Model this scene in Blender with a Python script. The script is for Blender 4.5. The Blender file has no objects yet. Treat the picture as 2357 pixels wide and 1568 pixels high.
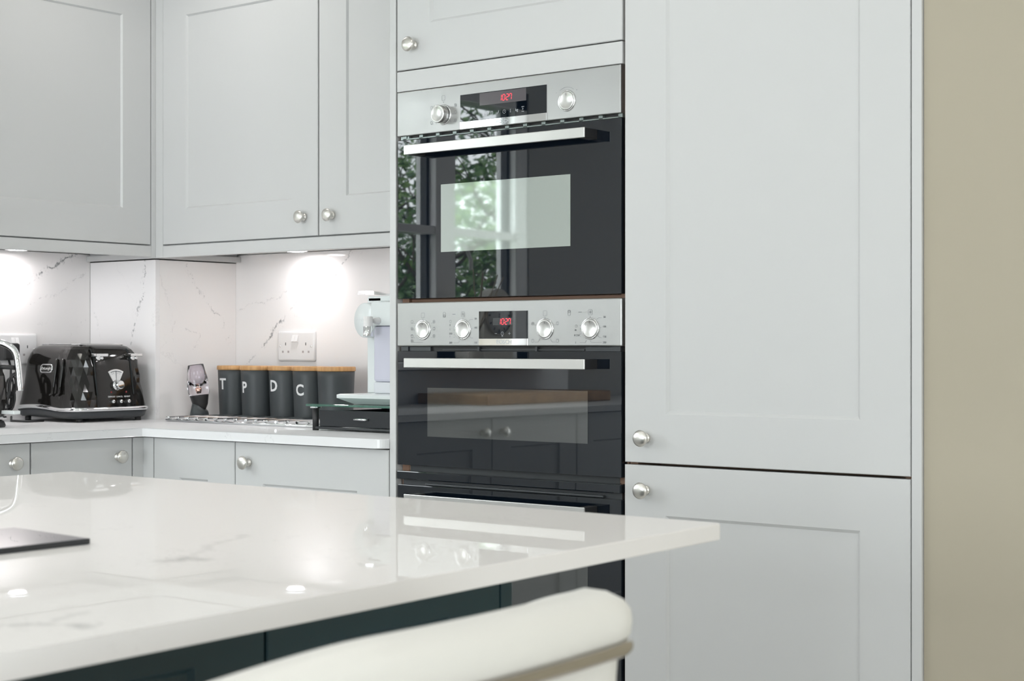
import bpy, bmesh, math, random
from mathutils import Vector, Matrix
random.seed(7)
C = bpy.context.scene.collection
SC = bpy.context.scene
PI = math.pi

# ------------------------------------------------------------------ camera
cam_d = bpy.data.cameras.new('camera')
cam = bpy.data.objects.new('camera', cam_d); C.objects.link(cam)
cam.location = (2.124, -2.6515, 1.116)
cam.rotation_euler = (PI/2, 0, math.radians(38.4))
cam_d.sensor_width = 36.0
cam_d.lens = 3773/2357*36
cam_d.shift_y = 13.6/2357
cam_d.clip_start = 0.05
cam_d.dof.use_dof = True
cam_d.dof.focus_distance = 3.45
cam_d.dof.aperture_fstop = 11
SC.camera = cam

# ------------------------------------------------------------------ exposure
SC.view_settings.view_transform = 'Standard'
SC.view_settings.look = 'None'
SC.view_settings.gamma = 1
SC.view_settings.use_curve_mapping = False
SC.view_settings.exposure = 0.22

# ------------------------------------------------------------------ sky
W = bpy.data.worlds.new('overcast_sky'); SC.world = W; W.use_nodes = True
bg = W.node_tree.nodes['Background']
bg.inputs[0].default_value = (0.92, 0.95, 1.0, 1)
bg.inputs[1].default_value = 9.5

# window openings guide the daylight (portals emit nothing themselves)
def portal(name, loc, rot, sx, sy):
    l = bpy.data.lights.new(name, 'AREA'); l.shape = 'RECTANGLE'; l.size = sx; l.size_y = sy
    l.cycles.is_portal = True
    o = bpy.data.objects.new(name, l); C.objects.link(o); o.location = loc; o.rotation_euler = rot
portal('daylight_left_window', (-1.93, -1.70, 1.575), (0, -PI/2, 0), 1.05, 1.45)
portal('daylight_patio_door', (.3, -6.55, 1.15), (PI/2, 0, 0), 2.4, 2.2)

portal('daylight_added_window', (5.05, -3.0, 1.5), (0, PI/2, 0), 1.4, 2.0)  # for the window added unseen on the right as fill daylight

# ================================================================== helpers
class MB:
    def __init__(s, M=None):
        s.bm = bmesh.new(); s.M = M
    def v(s, p):
        p = Vector(p)
        return s.bm.verts.new(s.M @ p if s.M else p)
    def face(s, vs):
        try: return s.bm.faces.new(vs)
        except ValueError: return None
    def box(s, x0, x1, y0, y1, z0, z1, b=0.0, seg=2):
        t = bmesh.new()
        vs = [t.verts.new((x, y, z)) for x in (x0, x1) for y in (y0, y1) for z in (z0, z1)]
        for q in ((0,1,3,2),(4,6,7,5),(0,4,5,1),(2,3,7,6),(0,2,6,4),(1,5,7,3)):
            t.faces.new([vs[i] for i in q])
        if b > 0:
            bmesh.ops.bevel(t, geom=list(t.edges), offset=b, segments=seg, profile=0.5, affect='EDGES')
        s.merge(t); return s
    def merge(s, t):
        mp = {}
        for v in t.verts: mp[v] = s.v(v.co)
        for f in t.faces:
            nf = s.face([mp[v] for v in f.verts])
            if nf: nf.smooth = f.smooth
        t.free()
    def lathe(s, prof, o=(0,0,0), ax=(0,0,1), n=32, cap=True, smooth=True):
        ax = Vector(ax).normalized(); o = Vector(o)
        u = ax.orthogonal().normalized(); w = ax.cross(u)
        rings = []
        for r, h in prof:
            if r < 1e-6: rings.append([s.v(o + ax*h)])
            else: rings.append([s.v(o + ax*h + (u*math.cos(2*PI*i/n) + w*math.sin(2*PI*i/n))*r) for i in range(n)])
        for a, b in zip(rings, rings[1:]):
            for i in range(n):
                j = (i+1) % n
                if len(a) == 1 and len(b) == 1: continue
                if len(a) == 1: f = s.face([a[0], b[i], b[j]])
                elif len(b) == 1: f = s.face([a[i], a[j], b[0]])
                else: f = s.face([a[i], a[j], b[j], b[i]])
                if f: f.smooth = smooth
        if cap:
            if len(rings[0]) > 1: s.face(list(reversed(rings[0])))
            if len(rings[-1]) > 1: s.face(rings[-1])
        return s
    def cyl(s, a, b, r, n=24, r2=None):
        a = Vector(a); b = Vector(b); d = b-a
        return s.lathe([(r, 0), (r if r2 is None else r2, d.length)], a, d, n)
    def tube(s, pts, r, n=12, closed=False):
        pts = [Vector(p) for p in pts]; m = len(pts); rings = []
        prev = None
        for i, p in enumerate(pts):
            if closed: d = pts[(i+1) % m] - pts[i-1]
            else: d = pts[min(i+1, m-1)] - pts[max(i-1, 0)]
            d.normalize()
            if prev is None: u = d.orthogonal().normalized()
            else:
                u = prev - d*prev.dot(d)
                u = u.normalized() if u.length > 1e-6 else d.orthogonal().normalized()
            prev = u; w = d.cross(u)
            rr = r[i] if isinstance(r, (list, tuple)) else r
            rings.append([s.v(p + (u*math.cos(2*PI*k/n) + w*math.sin(2*PI*k/n))*rr) for k in range(n)])
        prs = list(zip(rings, rings[1:]))
        if closed: prs.append((rings[-1], rings[0]))
        for a, b in prs:
            for i in range(n):
                j = (i+1) % n
                f = s.face([a[i], a[j], b[j], b[i]])
                if f: f.smooth = True
        if not closed:
            s.face(list(reversed(rings[0]))); s.face(rings[-1])
        return s
    def prism(s, pts, z0, z1, b=0.0, seg=2):
        t = bmesh.new()
        lo = [t.verts.new((x, y, z0)) for x, y in pts]; hi = [t.verts.new((x, y, z1)) for x, y in pts]
        t.faces.new(list(reversed(lo))); t.faces.new(hi)
        n = len(pts)
        for i in range(n):
            t.faces.new([lo[i], lo[(i+1) % n], hi[(i+1) % n], hi[i]])
        if b > 0:
            es = [e for e in t.edges if abs(e.verts[0].co.z - e.verts[1].co.z) < 1e-7]
            bmesh.ops.bevel(t, geom=es, offset=b, segments=seg, profile=0.5, affect='EDGES')
        s.merge(t); return s
    def loft(s, rings, cap=True, smooth=True, closed=True):
        R = [[s.v(p) for p in r] for r in rings]
        n = len(R[0])
        for a, b in zip(R, R[1:]):
            for i in range(n if closed else n-1):
                j = (i+1) % n
                f = s.face([a[i], a[j], b[j], b[i]])
                if f: f.smooth = smooth
        if cap:
            s.face(list(reversed(R[0]))); s.face(R[-1])
        return s
    def text(s, txt, size, M, ext=0.0002, align='CENTER', bold=0.0):
        cu = bpy.data.curves.new('t', 'FONT'); cu.body = txt; cu.size = size; cu.extrude = ext; cu.offset = bold
        cu.align_x = align; cu.align_y = 'CENTER'; cu.resolution_u = 3
        ob = bpy.data.objects.new('t', cu); C.objects.link(ob)
        dg = bpy.context.evaluated_depsgraph_get()
        me = bpy.data.meshes.new_from_object(ob.evaluated_get(dg))
        t = bmesh.new(); t.from_mesh(me); t.transform(M)
        s.merge(t)
        bpy.data.objects.remove(ob); bpy.data.curves.remove(cu); bpy.data.meshes.remove(me)
        return s

def org(o):
    while o is not None:
        if '_o' in ORG.get(o.name, {}): return Vector(ORG[o.name]['_o'])
        o = o.parent
    return Vector((0, 0, 0))
ORG = {}
def build(name, mb, mat, parent=None, origin=None, recalc=True, **kw):
    """link a mesh given in world coordinates as one object (under parent)"""
    bm = mb.bm
    if recalc: bmesh.ops.recalc_face_normals(bm, faces=list(bm.faces))
    if parent is not None: o0 = org(parent)
    elif origin is not None: o0 = Vector(origin)
    else:
        xs = [v.co for v in bm.verts]
        o0 = Vector(((min(p.x for p in xs)+max(p.x for p in xs))/2, (min(p.y for p in xs)+max(p.y for p in xs))/2, min(p.z for p in xs)))
    bmesh.ops.translate(bm, verts=list(bm.verts), vec=-o0)
    me = bpy.data.meshes.new(name); bm.to_mesh(me); bm.free()
    me.materials.append(mat)
    o = bpy.data.objects.new(name, me); C.objects.link(o)
    if parent is not None: o.parent = parent
    else: o.location = o0; ORG[o.name] = {'_o': tuple(o0)}
    for k, v in kw.items(): o[k] = v
    return o
def thing(name, loc, label, cat, group=None):
    o = bpy.data.objects.new(name, None); C.objects.link(o); o.empty_display_size = .05
    o.location = loc; ORG[o.name] = {'_o': tuple(loc)}
    o['label'] = label; o['category'] = cat
    if group: o['group'] = group
    return o
def single(name, mb, mat, label, cat, group=None):
    o = build(name, mb, mat); o['label'] = label; o['category'] = cat
    if group: o['group'] = group
    return o
def structure(name, mb, mat):
    return build(name, mb, mat, origin=(0, 0, 0), kind='structure')
def frame(O, U, N):
    """local (a along U, b outward along N, c up) -> world"""
    U = Vector(U).normalized(); N = Vector(N).normalized()
    M = Matrix(((U.x, N.x, 0, O[0]), (U.y, N.y, 0, O[1]), (U.z, N.z, 1, O[2]), (0, 0, 0, 1)))
    return M
def textM(O, U, Up=(0, 0, 1)):
    U = Vector(U).normalized(); Up = Vector(Up).normalized(); N = U.cross(Up)
    return Matrix(((U.x, Up.x, N.x, O[0]), (U.y, Up.y, N.y, O[1]), (U.z, Up.z, N.z, O[2]), (0, 0, 0, 1)))

# ================================================================== materials
def mat(name, col, rough=0.5, metal=0.0, spec=0.5, coat=0.0, emit=None, estr=0.0, trans=0.0, ior=1.5, bump=None, aniso=0.0):
    m = bpy.data.materials.new(name); m.use_nodes = True
    b = m.node_tree.nodes['Principled BSDF']
    b.inputs['Base Color'].default_value = (*col, 1)
    b.inputs['Roughness'].default_value = rough
    b.inputs['Metallic'].default_value = metal
    b.inputs['Specular IOR Level'].default_value = spec
    b.inputs['Coat Weight'].default_value = coat
    b.inputs['Transmission Weight'].default_value = trans
    b.inputs['IOR'].default_value = ior
    b.inputs['Anisotropic'].default_value = aniso
    if emit: b.inputs['Emission Color'].default_value = (*emit, 1); b.inputs['Emission Strength'].default_value = estr
    nt = m.node_tree
    # faint procedural variation so no surface is perfectly uniform
    tc = nt.nodes.new('ShaderNodeNewGeometry')
    nz = nt.nodes.new('ShaderNodeTexNoise'); nz.inputs['Scale'].default_value = bump[0] if bump else 60
    nz.inputs['Detail'].default_value = 3
    nt.links.new(tc.outputs['Position'], nz.inputs['Vector'])
    if bump:
        bp = nt.nodes.new('ShaderNodeBump'); bp.inputs['Strength'].default_value = bump[1]; bp.inputs['Distance'].default_value = 0.001
        nt.links.new(nz.outputs['Fac'], bp.inputs['Height']); nt.links.new(bp.outputs['Normal'], b.inputs['Normal'])
    return m
def srgb(r, g, b):
    f = lambda c: ((c/255+0.055)/1.055)**2.4 if c > 10 else c/255/12.92
    return (f(r), f(g), f(b))

PAINT = mat('pale_grey_satin_paint', (0.63, 0.632, 0.63), 0.38, spec=0.4, bump=(900, 0.03))
CARC = mat('cabinet_edge_wood', srgb(150, 118, 98), 0.6)
GAP = mat('cabinet_inside_grey', srgb(120, 112, 100), 0.7)
TEAL = mat('dark_teal_satin_paint', (0.005, 0.030, 0.040), 0.38, bump=(900, 0.03))
TEALIN = mat('dark_shadow_gap', (0.006, 0.012, 0.014), 0.6)
BEIGE = mat('beige_emulsion', srgb(179, 171, 153), 0.9, bump=(300, 0.05))
WHITEW = mat('white_emulsion', (0.80, 0.79, 0.77), 0.9)
CEIL = mat('ceiling_white', (0.86, 0.86, 0.85), 0.9)
CHROME = mat('chrome', (0.86, 0.87, 0.88), 0.04, 1.0)
NICKEL = mat('brushed_nickel', (0.74, 0.72, 0.68), 0.34, 1.0, aniso=0.6)
WPLAS = mat('white_plastic', (0.84, 0.83, 0.83), 0.25)
WPLAS2 = mat('cool_white_plastic', (0.80, 0.84, 0.84), 0.22)
BLKGL = mat('black_glass', (0.004, 0.007, 0.012), 0.015, spec=0.5, ior=1.68)
BLKPL = mat('gloss_black_plastic', (0.012, 0.011, 0.010), 0.07, spec=0.6)
BLKM = mat('matt_black_plastic', (0.02, 0.02, 0.021), 0.45)
DKGR = mat('dark_grey_metal', (0.05, 0.055, 0.06), 0.35)
CAN = mat('charcoal_powder_coat', (0.050, 0.058, 0.062), 0.45, bump=(700, 0.1))
LETTER = mat('white_letter_print', (0.85, 0.85, 0.85), 0.5)
SYMB = mat('grey_symbol_print', (0.16, 0.17, 0.18), 0.5)
SYMW = mat('pale_symbol_print', (0.55, 0.57, 0.6), 0.5)
RED = mat('red_display_digits', (0.5, 0.02, 0.03), 0.5, emit=(1.0, 0.05, 0.08), estr=1.4)
REDL = mat('red_lamp', (0.25, 0.03, 0.03), 0.2)
LCD = mat('display_window', (0.11, 0.10, 0.11), 0.08, spec=0.6)
LCD2 = mat('smoked_display_window', (0.06, 0.065, 0.07), 0.08, spec=0.6)
LIGHTM = mat('lamp_glow', (1, 1, 1), 0.5, emit=(1.0, 0.97, 0.92), estr=14)
LIGHTC = mat('cool_lamp_glow', (1, 1, 1), 0.5, emit=(0.85, 0.92, 1.0), estr=18)
LEATH = mat('cream_faux_leather', (0.74, 0.725, 0.685), 0.38, bump=(500, 0.12))
BROWN = mat('tile_floor', (0.78, 0.765, 0.74), 0.35)
SOIL = mat('bark', (0.05, 0.035, 0.025), 0.9)
CREAM = mat('cream_clock', (0.7, 0.66, 0.58), 0.4)
REED = mat('reed', (0.45, 0.36, 0.26), 0.7)
TINTED = mat('bottle_glass', (0.9, 0.9, 0.88), 0.03, trans=1.0)
MAUVE = mat('mauve_tinted_acrylic', (0.97, 0.93, 0.98), 0.02, trans=1.0, ior=1.45)
ROSE = mat('copper_nozzle', (0.85, 0.55, 0.42), 0.15, 1.0)
TANK = mat('frosted_lilac_tank', (0.66, 0.66, 0.76), 0.15, spec=0.5)
TANK2 = mat('frosted_clear_tank', (0.74, 0.76, 0.80), 0.15, spec=0.5)
GRASS = mat('lawn_grass', (0.05, 0.10, 0.03), 0.9)

def nd(nt, t, **kw):
    n = nt.nodes.new(t)
    for k, v in kw.items(): setattr(n, k, v)
    return n
def mth(nt, op, a, b=None, clamp=False):
    n = nt.nodes.new('ShaderNodeMath'); n.operation = op; n.use_clamp = clamp
    for i, x in enumerate((a, b)):
        if x is None: continue
        if isinstance(x, (int, float)): n.inputs[i].default_value = x
        else: nt.links.new(x, n.inputs[i])
    return n.outputs[0]
def vmt(nt, op, a, b=None):
    n = nt.nodes.new('ShaderNodeVectorMath'); n.operation = op
    for i, x in enumerate((a, b)):
        if x is None: continue
        if isinstance(x, (tuple, list, Vector)): n.inputs[i].default_value = tuple(x)
        elif isinstance(x, (int, float)): n.inputs[i].default_value = (x, x, x)
        else: nt.links.new(x, n.inputs[i])
    return n.outputs['Value'] if op in ('LENGTH', 'DOT_PRODUCT', 'DISTANCE') else n.outputs[0]

def stone(name, veins=(), base=(0.84, 0.815, 0.80), rough=0.07, amb=0.35, seed=0.0, polish=0.22):
    """white quartz; veins = list of (polyline, darkness, width)"""
    m = bpy.data.materials.new(name); m.use_nodes = True; nt = m.node_tree
    b = nt.nodes['Principled BSDF']; b.inputs['Roughness'].default_value = .6
    b.inputs['Specular IOR Level'].default_value = 0.0
    gl = nd(nt, 'ShaderNodeBsdfGlossy'); gl.inputs['Roughness'].default_value = rough
    lw = nd(nt, 'ShaderNodeLayerWeight'); lw.inputs['Blend'].default_value = .5
    pf = mth(nt, 'ADD', mth(nt, 'MULTIPLY', mth(nt, 'POWER', lw.outputs['Facing'], 4.0), polish), 0.03, True)
    ms = nd(nt, 'ShaderNodeMixShader'); nt.links.new(pf, ms.inputs[0]); nt.links.new(b.outputs[0], ms.inputs[1]); nt.links.new(gl.outputs[0], ms.inputs[2])
    nt.links.new(ms.outputs[0], nt.nodes['Material Output'].inputs[0])
    pos = nd(nt, 'ShaderNodeNewGeometry').outputs['Position']
    off = vmt(nt, 'ADD', pos, (seed, seed*1.7, seed*0.6))
    def noise(sc, det=4, rg=0.6):
        n = nd(nt, 'ShaderNodeTexNoise'); n.inputs['Scale'].default_value = sc
        n.inputs['Detail'].default_value = det; n.inputs['Roughness'].default_value = rg
        nt.links.new(off, n.inputs['Vector']); return n
    n1, n2, n3 = noise(22, 4), noise(120, 3), noise(55, 2)
    w1 = vmt(nt, 'MULTIPLY', vmt(nt, 'SUBTRACT', n1.outputs['Color'], (.5, .5, .5)), (.045, .045, .045))
    w2 = vmt(nt, 'MULTIPLY', vmt(nt, 'SUBTRACT', n2.outputs['Color'], (.5, .5, .5)), (.012, .012, .012))
    p = vmt(nt, 'ADD', vmt(nt, 'ADD', pos, w1), w2)
    gate = mth(nt, 'MULTIPLY', mth(nt, 'SUBTRACT', n3.outputs['Fac'], 0.33), 7.0, True)
    tot = None
    for poly, dark, wd in veins:
        dm = None
        for a, c in zip(poly, poly[1:]):
            a = Vector(a); ba = Vector(c)-a
            pa = vmt(nt, 'SUBTRACT', p, a)
            h = mth(nt, 'DIVIDE', vmt(nt, 'DOT_PRODUCT', pa, ba), ba.length_squared, True)
            sc = nd(nt, 'ShaderNodeVectorMath'); sc.operation = 'SCALE'; sc.inputs[0].default_value = ba
            nt.links.new(h, sc.inputs['Scale'])
            d = vmt(nt, 'LENGTH', vmt(nt, 'SUBTRACT', pa, sc.outputs[0]))
            dm = d if dm is None else mth(nt, 'MINIMUM', dm, d)
        # crisp core broken up by noise, plus a sparse speckled halo
        core = mth(nt, 'SUBTRACT', 1.0, mth(nt, 'DIVIDE', dm, wd*1.7), True)
        core = mth(nt, 'MULTIPLY', core, gate)
        halo = mth(nt, 'SUBTRACT', 1.0, mth(nt, 'DIVIDE', dm, wd*7), True)
        sp = mth(nt, 'MULTIPLY', mth(nt, 'SUBTRACT', n2.outputs['Fac'], 0.57), 9.0, True)
        k = mth(nt, 'ADD', core, mth(nt, 'MULTIPLY', mth(nt, 'MULTIPLY', halo, sp), 0.5), True)
        k = mth(nt, 'MULTIPLY', k, dark)
        tot = k if tot is None else mth(nt, 'MAXIMUM', tot, k)
    # hairline ambient veining
    n4 = noise(2.3, 8, 0.62)
    r = mth(nt, 'ABSOLUTE', mth(nt, 'SUBTRACT', n4.outputs['Fac'], 0.5))
    r = mth(nt, 'SUBTRACT', 1.0, mth(nt, 'DIVIDE', r, 0.0035), True)
    n5 = noise(5.0, 2)
    r = mth(nt, 'MULTIPLY', mth(nt, 'MULTIPLY', r, mth(nt, 'MULTIPLY', mth(nt, 'SUBTRACT', n5.outputs['Fac'], .47), 8, True)), amb)
    tot = r if tot is None else mth(nt, 'MAXIMUM', tot, r)
    mx = nd(nt, 'ShaderNodeMix', data_type='RGBA')
    nt.links.new(tot, mx.inputs['Factor'])
    mx.inputs['A'].default_value = (*base, 1); mx.inputs['B'].default_value = (0.09, 0.10, 0.11, 1)
    nt.links.new(mx.outputs['Result'], b.inputs['Base Color'])
    return m

def XV(x, pts): return [(x, a, b) for a, b in pts]
def YV(y, pts): return [(a, y, b) for a, b in pts]
ST_L = stone('white_quartz_left', [
    (XV(-1.773, [(-.04, 1.21), (.0022, 1.2348), (.0509, 1.2575), (.1074, 1.3014)]), .45, .0012),
    (XV(-1.773, [(.1074, 1.3014), (.1724, 1.3366), (.2166, 1.3605), (.2584, 1.3846), (.3, 1.4)]), .95, .0026),
    (XV(-1.773, [(.1074, 1.2345), (.1724, 1.2604), (.2195, 1.2764), (.2314, 1.2929), (.2765, 1.323), (.3023, 1.3364)]), .3, .0014),
    (XV(-1.773, [(.2314, 1.1478), (.2494, 1.1603), (.2916, 1.1907)]), .25, .0012)], amb=.12, base=(.91, .88, .87))
ST_P1 = stone('white_quartz_pillar_front', [
    (YV(.303, [(-1.521, 1.3583), (-1.5342, 1.3076), (-1.5323, 1.2772), (-1.5436, 1.247), (-1.5607, 1.229), (-1.5683, 1.1803), (-1.5721, 1.162), (-1.5836, 1.1437), (-1.5893, 1.1192)]), .7, .0018),
    (YV(.303, [(-1.76, 1.25), (-1.74, 1.19), (-1.72, 1.12)]), .2, .001)], amb=.1, seed=3, base=(.89, .87, .87))
ST_P2 = stone('white_quartz_pillar_side', [
    (XV(-1.482, [(.4073, 1.3588), (.4311, 1.3105), (.4793, 1.2498), (.52, 1.2107), (.553, 1.1822), (.578, 1.1256)]), .5, .0014),
    (XV(-1.482, [(.3139, 1.3308), (.3447, 1.2347), (.368, 1.1863), (.3711, 1.1375)]), .2, .0014),
    (XV(-1.482, [(.3994, 1.1744), (.447, 1.1563), (.4663, 1.1441), (.4391, 1.1007)]), .25, .0014)], amb=.1, seed=5, base=(.91, .88, .865))
ST_B = stone('white_quartz_back', [
    (YV(.6, [(-1.4413, 1.065), (-1.4082, 1.0904), (-1.3626, 1.1192)]), .4, .0014),
    (YV(.6, [(-1.3626, 1.1192), (-1.3337, 1.1441), (-1.3122, 1.1726), (-1.2873, 1.1934)]), .95, .0030),
    (YV(.6, [(-1.2873, 1.1934), (-1.2555, 1.2214), (-1.2257, 1.248), (-1.1822, 1.2619), (-1.1308, 1.2887)]), .35, .0014),
    (YV(.6, [(-1.1308, 1.2887), (-1.0801, 1.3116), (-1.0517, 1.3384), (-1.0301, 1.37), (-1.0103, 1.3848)]), .6, .0020),
    (YV(.6, [(-1.4785, 1.2208), (-1.4228, 1.2364), (-1.359, 1.2441), (-1.3051, 1.2556), (-1.2784, 1.2675), (-1.2257, 1.2701), (-1.1822, 1.2741)]), .25, .0016)], amb=.1, seed=8, base=(.92, .89, .88))
ST_W = stone('white_quartz_worktop', [
    ([(-.53, -.03, .913), (-.515, -.03, .903), (-.51, -.03, .893)], .5, .0014)], amb=.2, seed=2, base=(.86, .86, .87))
ST_I = stone('white_quartz_island', [
    ([(0.9036, -1.6322, .912), (0.8951, -1.6064, .912), (0.9132, -1.6084, .912)], .40, .012),
    ([(0.8932, -1.5911, .912), (0.8381, -1.5235, .912), (0.7958, -1.4433, .912)], .16, .006),
    ([(1.0913, -1.9483, .912), (1.0939, -1.9391, .912), (1.0975, -1.9267, .912), (1.1139, -1.9233, .912)], .32, .008),
    ([(1.1139, -1.9233, .912), (1.0917, -1.8917, .912), (1.0858, -1.8654, .912)], .20, .006),
    ([(1.1325, -1.9085, .912), (1.1424, -1.9101, .912)], .35, .008)], rough=0.012, amb=.10, seed=11, polish=.42)

def brushed():
    m = bpy.data.materials.new('brushed_stainless_steel'); m.use_nodes = True; nt = m.node_tree
    b = nt.nodes['Principled BSDF']; b.inputs['Metallic'].default_value = 1.0
    b.inputs['Base Color'].default_value = (0.42, 0.42, 0.415, 1)
    b.inputs['Anisotropic'].default_value = 0.5
    pos = nd(nt, 'ShaderNodeNewGeometry').outputs['Position']
    sc = vmt(nt, 'MULTIPLY', pos, (3, 3, 900))
    n = nd(nt, 'ShaderNodeTexNoise'); n.inputs['Scale'].default_value = 1.0; n.inputs['Detail'].default_value = 2
    nt.links.new(sc, n.inputs['Vector'])
    n2 = nd(nt, 'ShaderNodeTexNoise'); n2.inputs['Scale'].default_value = 18; n2.inputs['Detail'].default_value = 4
    nt.links.new(pos, n2.inputs['Vector'])
    r = mth(nt, 'ADD', mth(nt, 'MULTIPLY', n.outputs['Fac'], 0.08), mth(nt, 'MULTIPLY', n2.outputs['Fac'], 0.16))
    r = mth(nt, 'ADD', r, 0.26)
    nt.links.new(r, b.inputs['Roughness'])
    bp = nd(nt, 'ShaderNodeBump'); bp.inputs['Strength'].default_value = 0.05; bp.inputs['Distance'].default_value = 0.0005
    nt.links.new(n.outputs['Fac'], bp.inputs['Height']); nt.links.new(bp.outputs['Normal'], b.inputs['Normal'])
    return m
STEEL = brushed()
STEELH = mat('satin_aluminium_handle', (0.66, 0.655, 0.64), 0.32, 1.0)

def bamboo(name='bamboo', c1=(0.72, 0.42, 0.18), c2=(0.50, 0.25, 0.09), vec=(60, 60, 4)):
    m = bpy.data.materials.new(name); m.use_nodes = True; nt = m.node_tree
    b = nt.nodes['Principled BSDF']; b.inputs['Roughness'].default_value = 0.45
    pos = nd(nt, 'ShaderNodeNewGeometry').outputs['Position']
    n = nd(nt, 'ShaderNodeTexNoise'); n.inputs['Scale'].default_value = 1; n.inputs['Detail'].default_value = 3
    nt.links.new(vmt(nt, 'MULTIPLY', pos, vec), n.inputs['Vector'])
    mx = nd(nt, 'ShaderNodeMix', data_type='RGBA')
    nt.links.new(mth(nt, 'MULTIPLY', mth(nt, 'SUBTRACT', n.outputs['Fac'], .3), 2.2, True), mx.inputs['Factor'])
    mx.inputs['A'].default_value = (*c1, 1); mx.inputs['B'].default_value = (*c2, 1)
    nt.links.new(mx.outputs['Result'], b.inputs['Base Color'])
    return m
BAMB = bamboo(vec=(120, 120, 3))
BOARD = bamboo('butcher_block', (0.55, 0.33, 0.15), (0.36, 0.19, 0.08), (25, 25, 25))

def pane_mat(name, tint, refl=0.06):
    """thin sheet glass: passes light, reflects by viewing angle"""
    m = bpy.data.materials.new(name); m.use_nodes = True; nt = m.node_tree
    nt.nodes.remove(nt.nodes['Principled BSDF'])
    out = nt.nodes['Material Output']
    tr = nd(nt, 'ShaderNodeBsdfTransparent'); tr.inputs[0].default_value = (*tint, 1)
    gl = nd(nt, 'ShaderNodeBsdfGlossy'); gl.inputs['Roughness'].default_value = 0.01
    lw = nd(nt, 'ShaderNodeLayerWeight'); lw.inputs['Blend'].default_value = 0.5
    fac = mth(nt, 'ADD', mth(nt, 'MULTIPLY', mth(nt, 'POWER', lw.outputs['Facing'], 5.0), 0.9), 0.04, True)
    ms = nd(nt, 'ShaderNodeMixShader')
    nt.links.new(fac, ms.inputs[0]); nt.links.new(tr.outputs[0], ms.inputs[1]); nt.links.new(gl.outputs[0], ms.inputs[2])
    nt.links.new(ms.outputs[0], out.inputs[0])
    return m
PANE = pane_mat('window_glass', (0.96, 0.98, 0.97))
GREENGL = mat('green_edged_glass', (0.22, 0.48, 0.38), 0.02, trans=0.75, ior=1.5)

def leaf_mat(name, c1, c2):
    m = bpy.data.materials.new(name); m.use_nodes = True; nt = m.node_tree
    b = nt.nodes['Principled BSDF']; b.inputs['Roughness'].default_value = 0.5
    pos = nd(nt, 'ShaderNodeNewGeometry').outputs['Position']
    n = nd(nt, 'ShaderNodeTexNoise'); n.inputs['Scale'].default_value = 9; n.inputs['Detail'].default_value = 3
    nt.links.new(pos, n.inputs['Vector'])
    mx = nd(nt, 'ShaderNodeMix', data_type='RGBA')
    nt.links.new(mth(nt, 'MULTIPLY', mth(nt, 'SUBTRACT', n.outputs['Fac'], .35), 3, True), mx.inputs['Factor'])
    mx.inputs['A'].default_value = (*c1, 1); mx.inputs['B'].default_value = (*c2, 1)
    nt.links.new(mx.outputs['Result'], b.inputs['Base Color'])
    return m
LEAF1 = leaf_mat('leaf_green', (0.05, 0.13, 0.04), (0.15, 0.25, 0.06))
LEAF2 = leaf_mat('leaf_dark_green', (0.04, 0.10, 0.04), (0.09, 0.18, 0.05))
LEAF3 = leaf_mat('leaf_russet', (0.10, 0.18, 0.04), (0.36, 0.12, 0.04))

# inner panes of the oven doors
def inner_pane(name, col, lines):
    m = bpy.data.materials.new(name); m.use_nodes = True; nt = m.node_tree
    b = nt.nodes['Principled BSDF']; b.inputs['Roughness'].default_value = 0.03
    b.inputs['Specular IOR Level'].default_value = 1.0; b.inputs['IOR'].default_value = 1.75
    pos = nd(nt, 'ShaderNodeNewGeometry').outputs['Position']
    if lines:
        w = nd(nt, 'ShaderNodeTexWave'); w.bands_direction = 'Z'; w.inputs['Scale'].default_value = 100
        nt.links.new(pos, w.inputs['Vector'])
        mx = nd(nt, 'ShaderNodeMix', data_type='RGBA'); nt.links.new(w.outputs['Fac'], mx.inputs['Factor'])
        mx.inputs['A'].default_value = (*[c*.45 for c in col], 1); mx.inputs['B'].default_value = (*col, 1)
        nt.links.new(mx.outputs['Result'], b.inputs['Base Color'])
    else:
        n = nd(nt, 'ShaderNodeTexNoise'); n.inputs['Scale'].default_value = 2; nt.links.new(pos, n.inputs['Vector'])
        b.inputs['Base Color'].default_value = (*col, 1)
    return m
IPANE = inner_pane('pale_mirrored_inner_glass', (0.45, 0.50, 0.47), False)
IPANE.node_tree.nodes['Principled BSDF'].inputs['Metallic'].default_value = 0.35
IPANE2 = inner_pane('fine_lined_inner_glass', (0.05, 0.055, 0.055), True)

# ================================================================== room shell
WT = 0.9125                                              # worktop height
structure('floor', MB().box(-1.95, 5.1, -6.6, 0.75, -.05, 0), BROWN)
structure('ceiling', MB().box(-1.95, 5.1, -6.6, 0.75, 2.40, 2.46), CEIL)
WY0, WY1, WZ0, WZ1 = -2.40, -0.98, 1.06, 2.10
mb = MB()
mb.box(-1.95, -1.795, WY1, .75, 0, 2.4); mb.box(-1.95, -1.795, -6.6, WY0, 0, 2.4)
mb.box(-1.95, -1.795, WY0, WY1, 0, WZ0); mb.box(-1.95, -1.795, WY0, WY1, WZ1, 2.4)
structure('wall_left', mb, mat('warm_grey_emulsion', (.50, .49, .47), .9))
structure('wall_back', MB().box(-1.795, .9236, .62, .75, 0, 2.4), WHITEW)
structure('wall_right_of_units', MB().box(.9245, 5.1, .006, .75, 0, 2.4), BEIGE)
mb = MB()
mb.box(5.0, 5.1, -2.0, .75, 0, 2.4); mb.box(5.0, 5.1, -6.6, -4.0, 0, 2.4)
mb.box(5.0, 5.1, -4.0, -2.0, 0, .8); mb.box(5.0, 5.1, -4.0, -2.0, 2.2, 2.4)
structure('wall_right', mb, BEIGE)
mb = MB()
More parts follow.
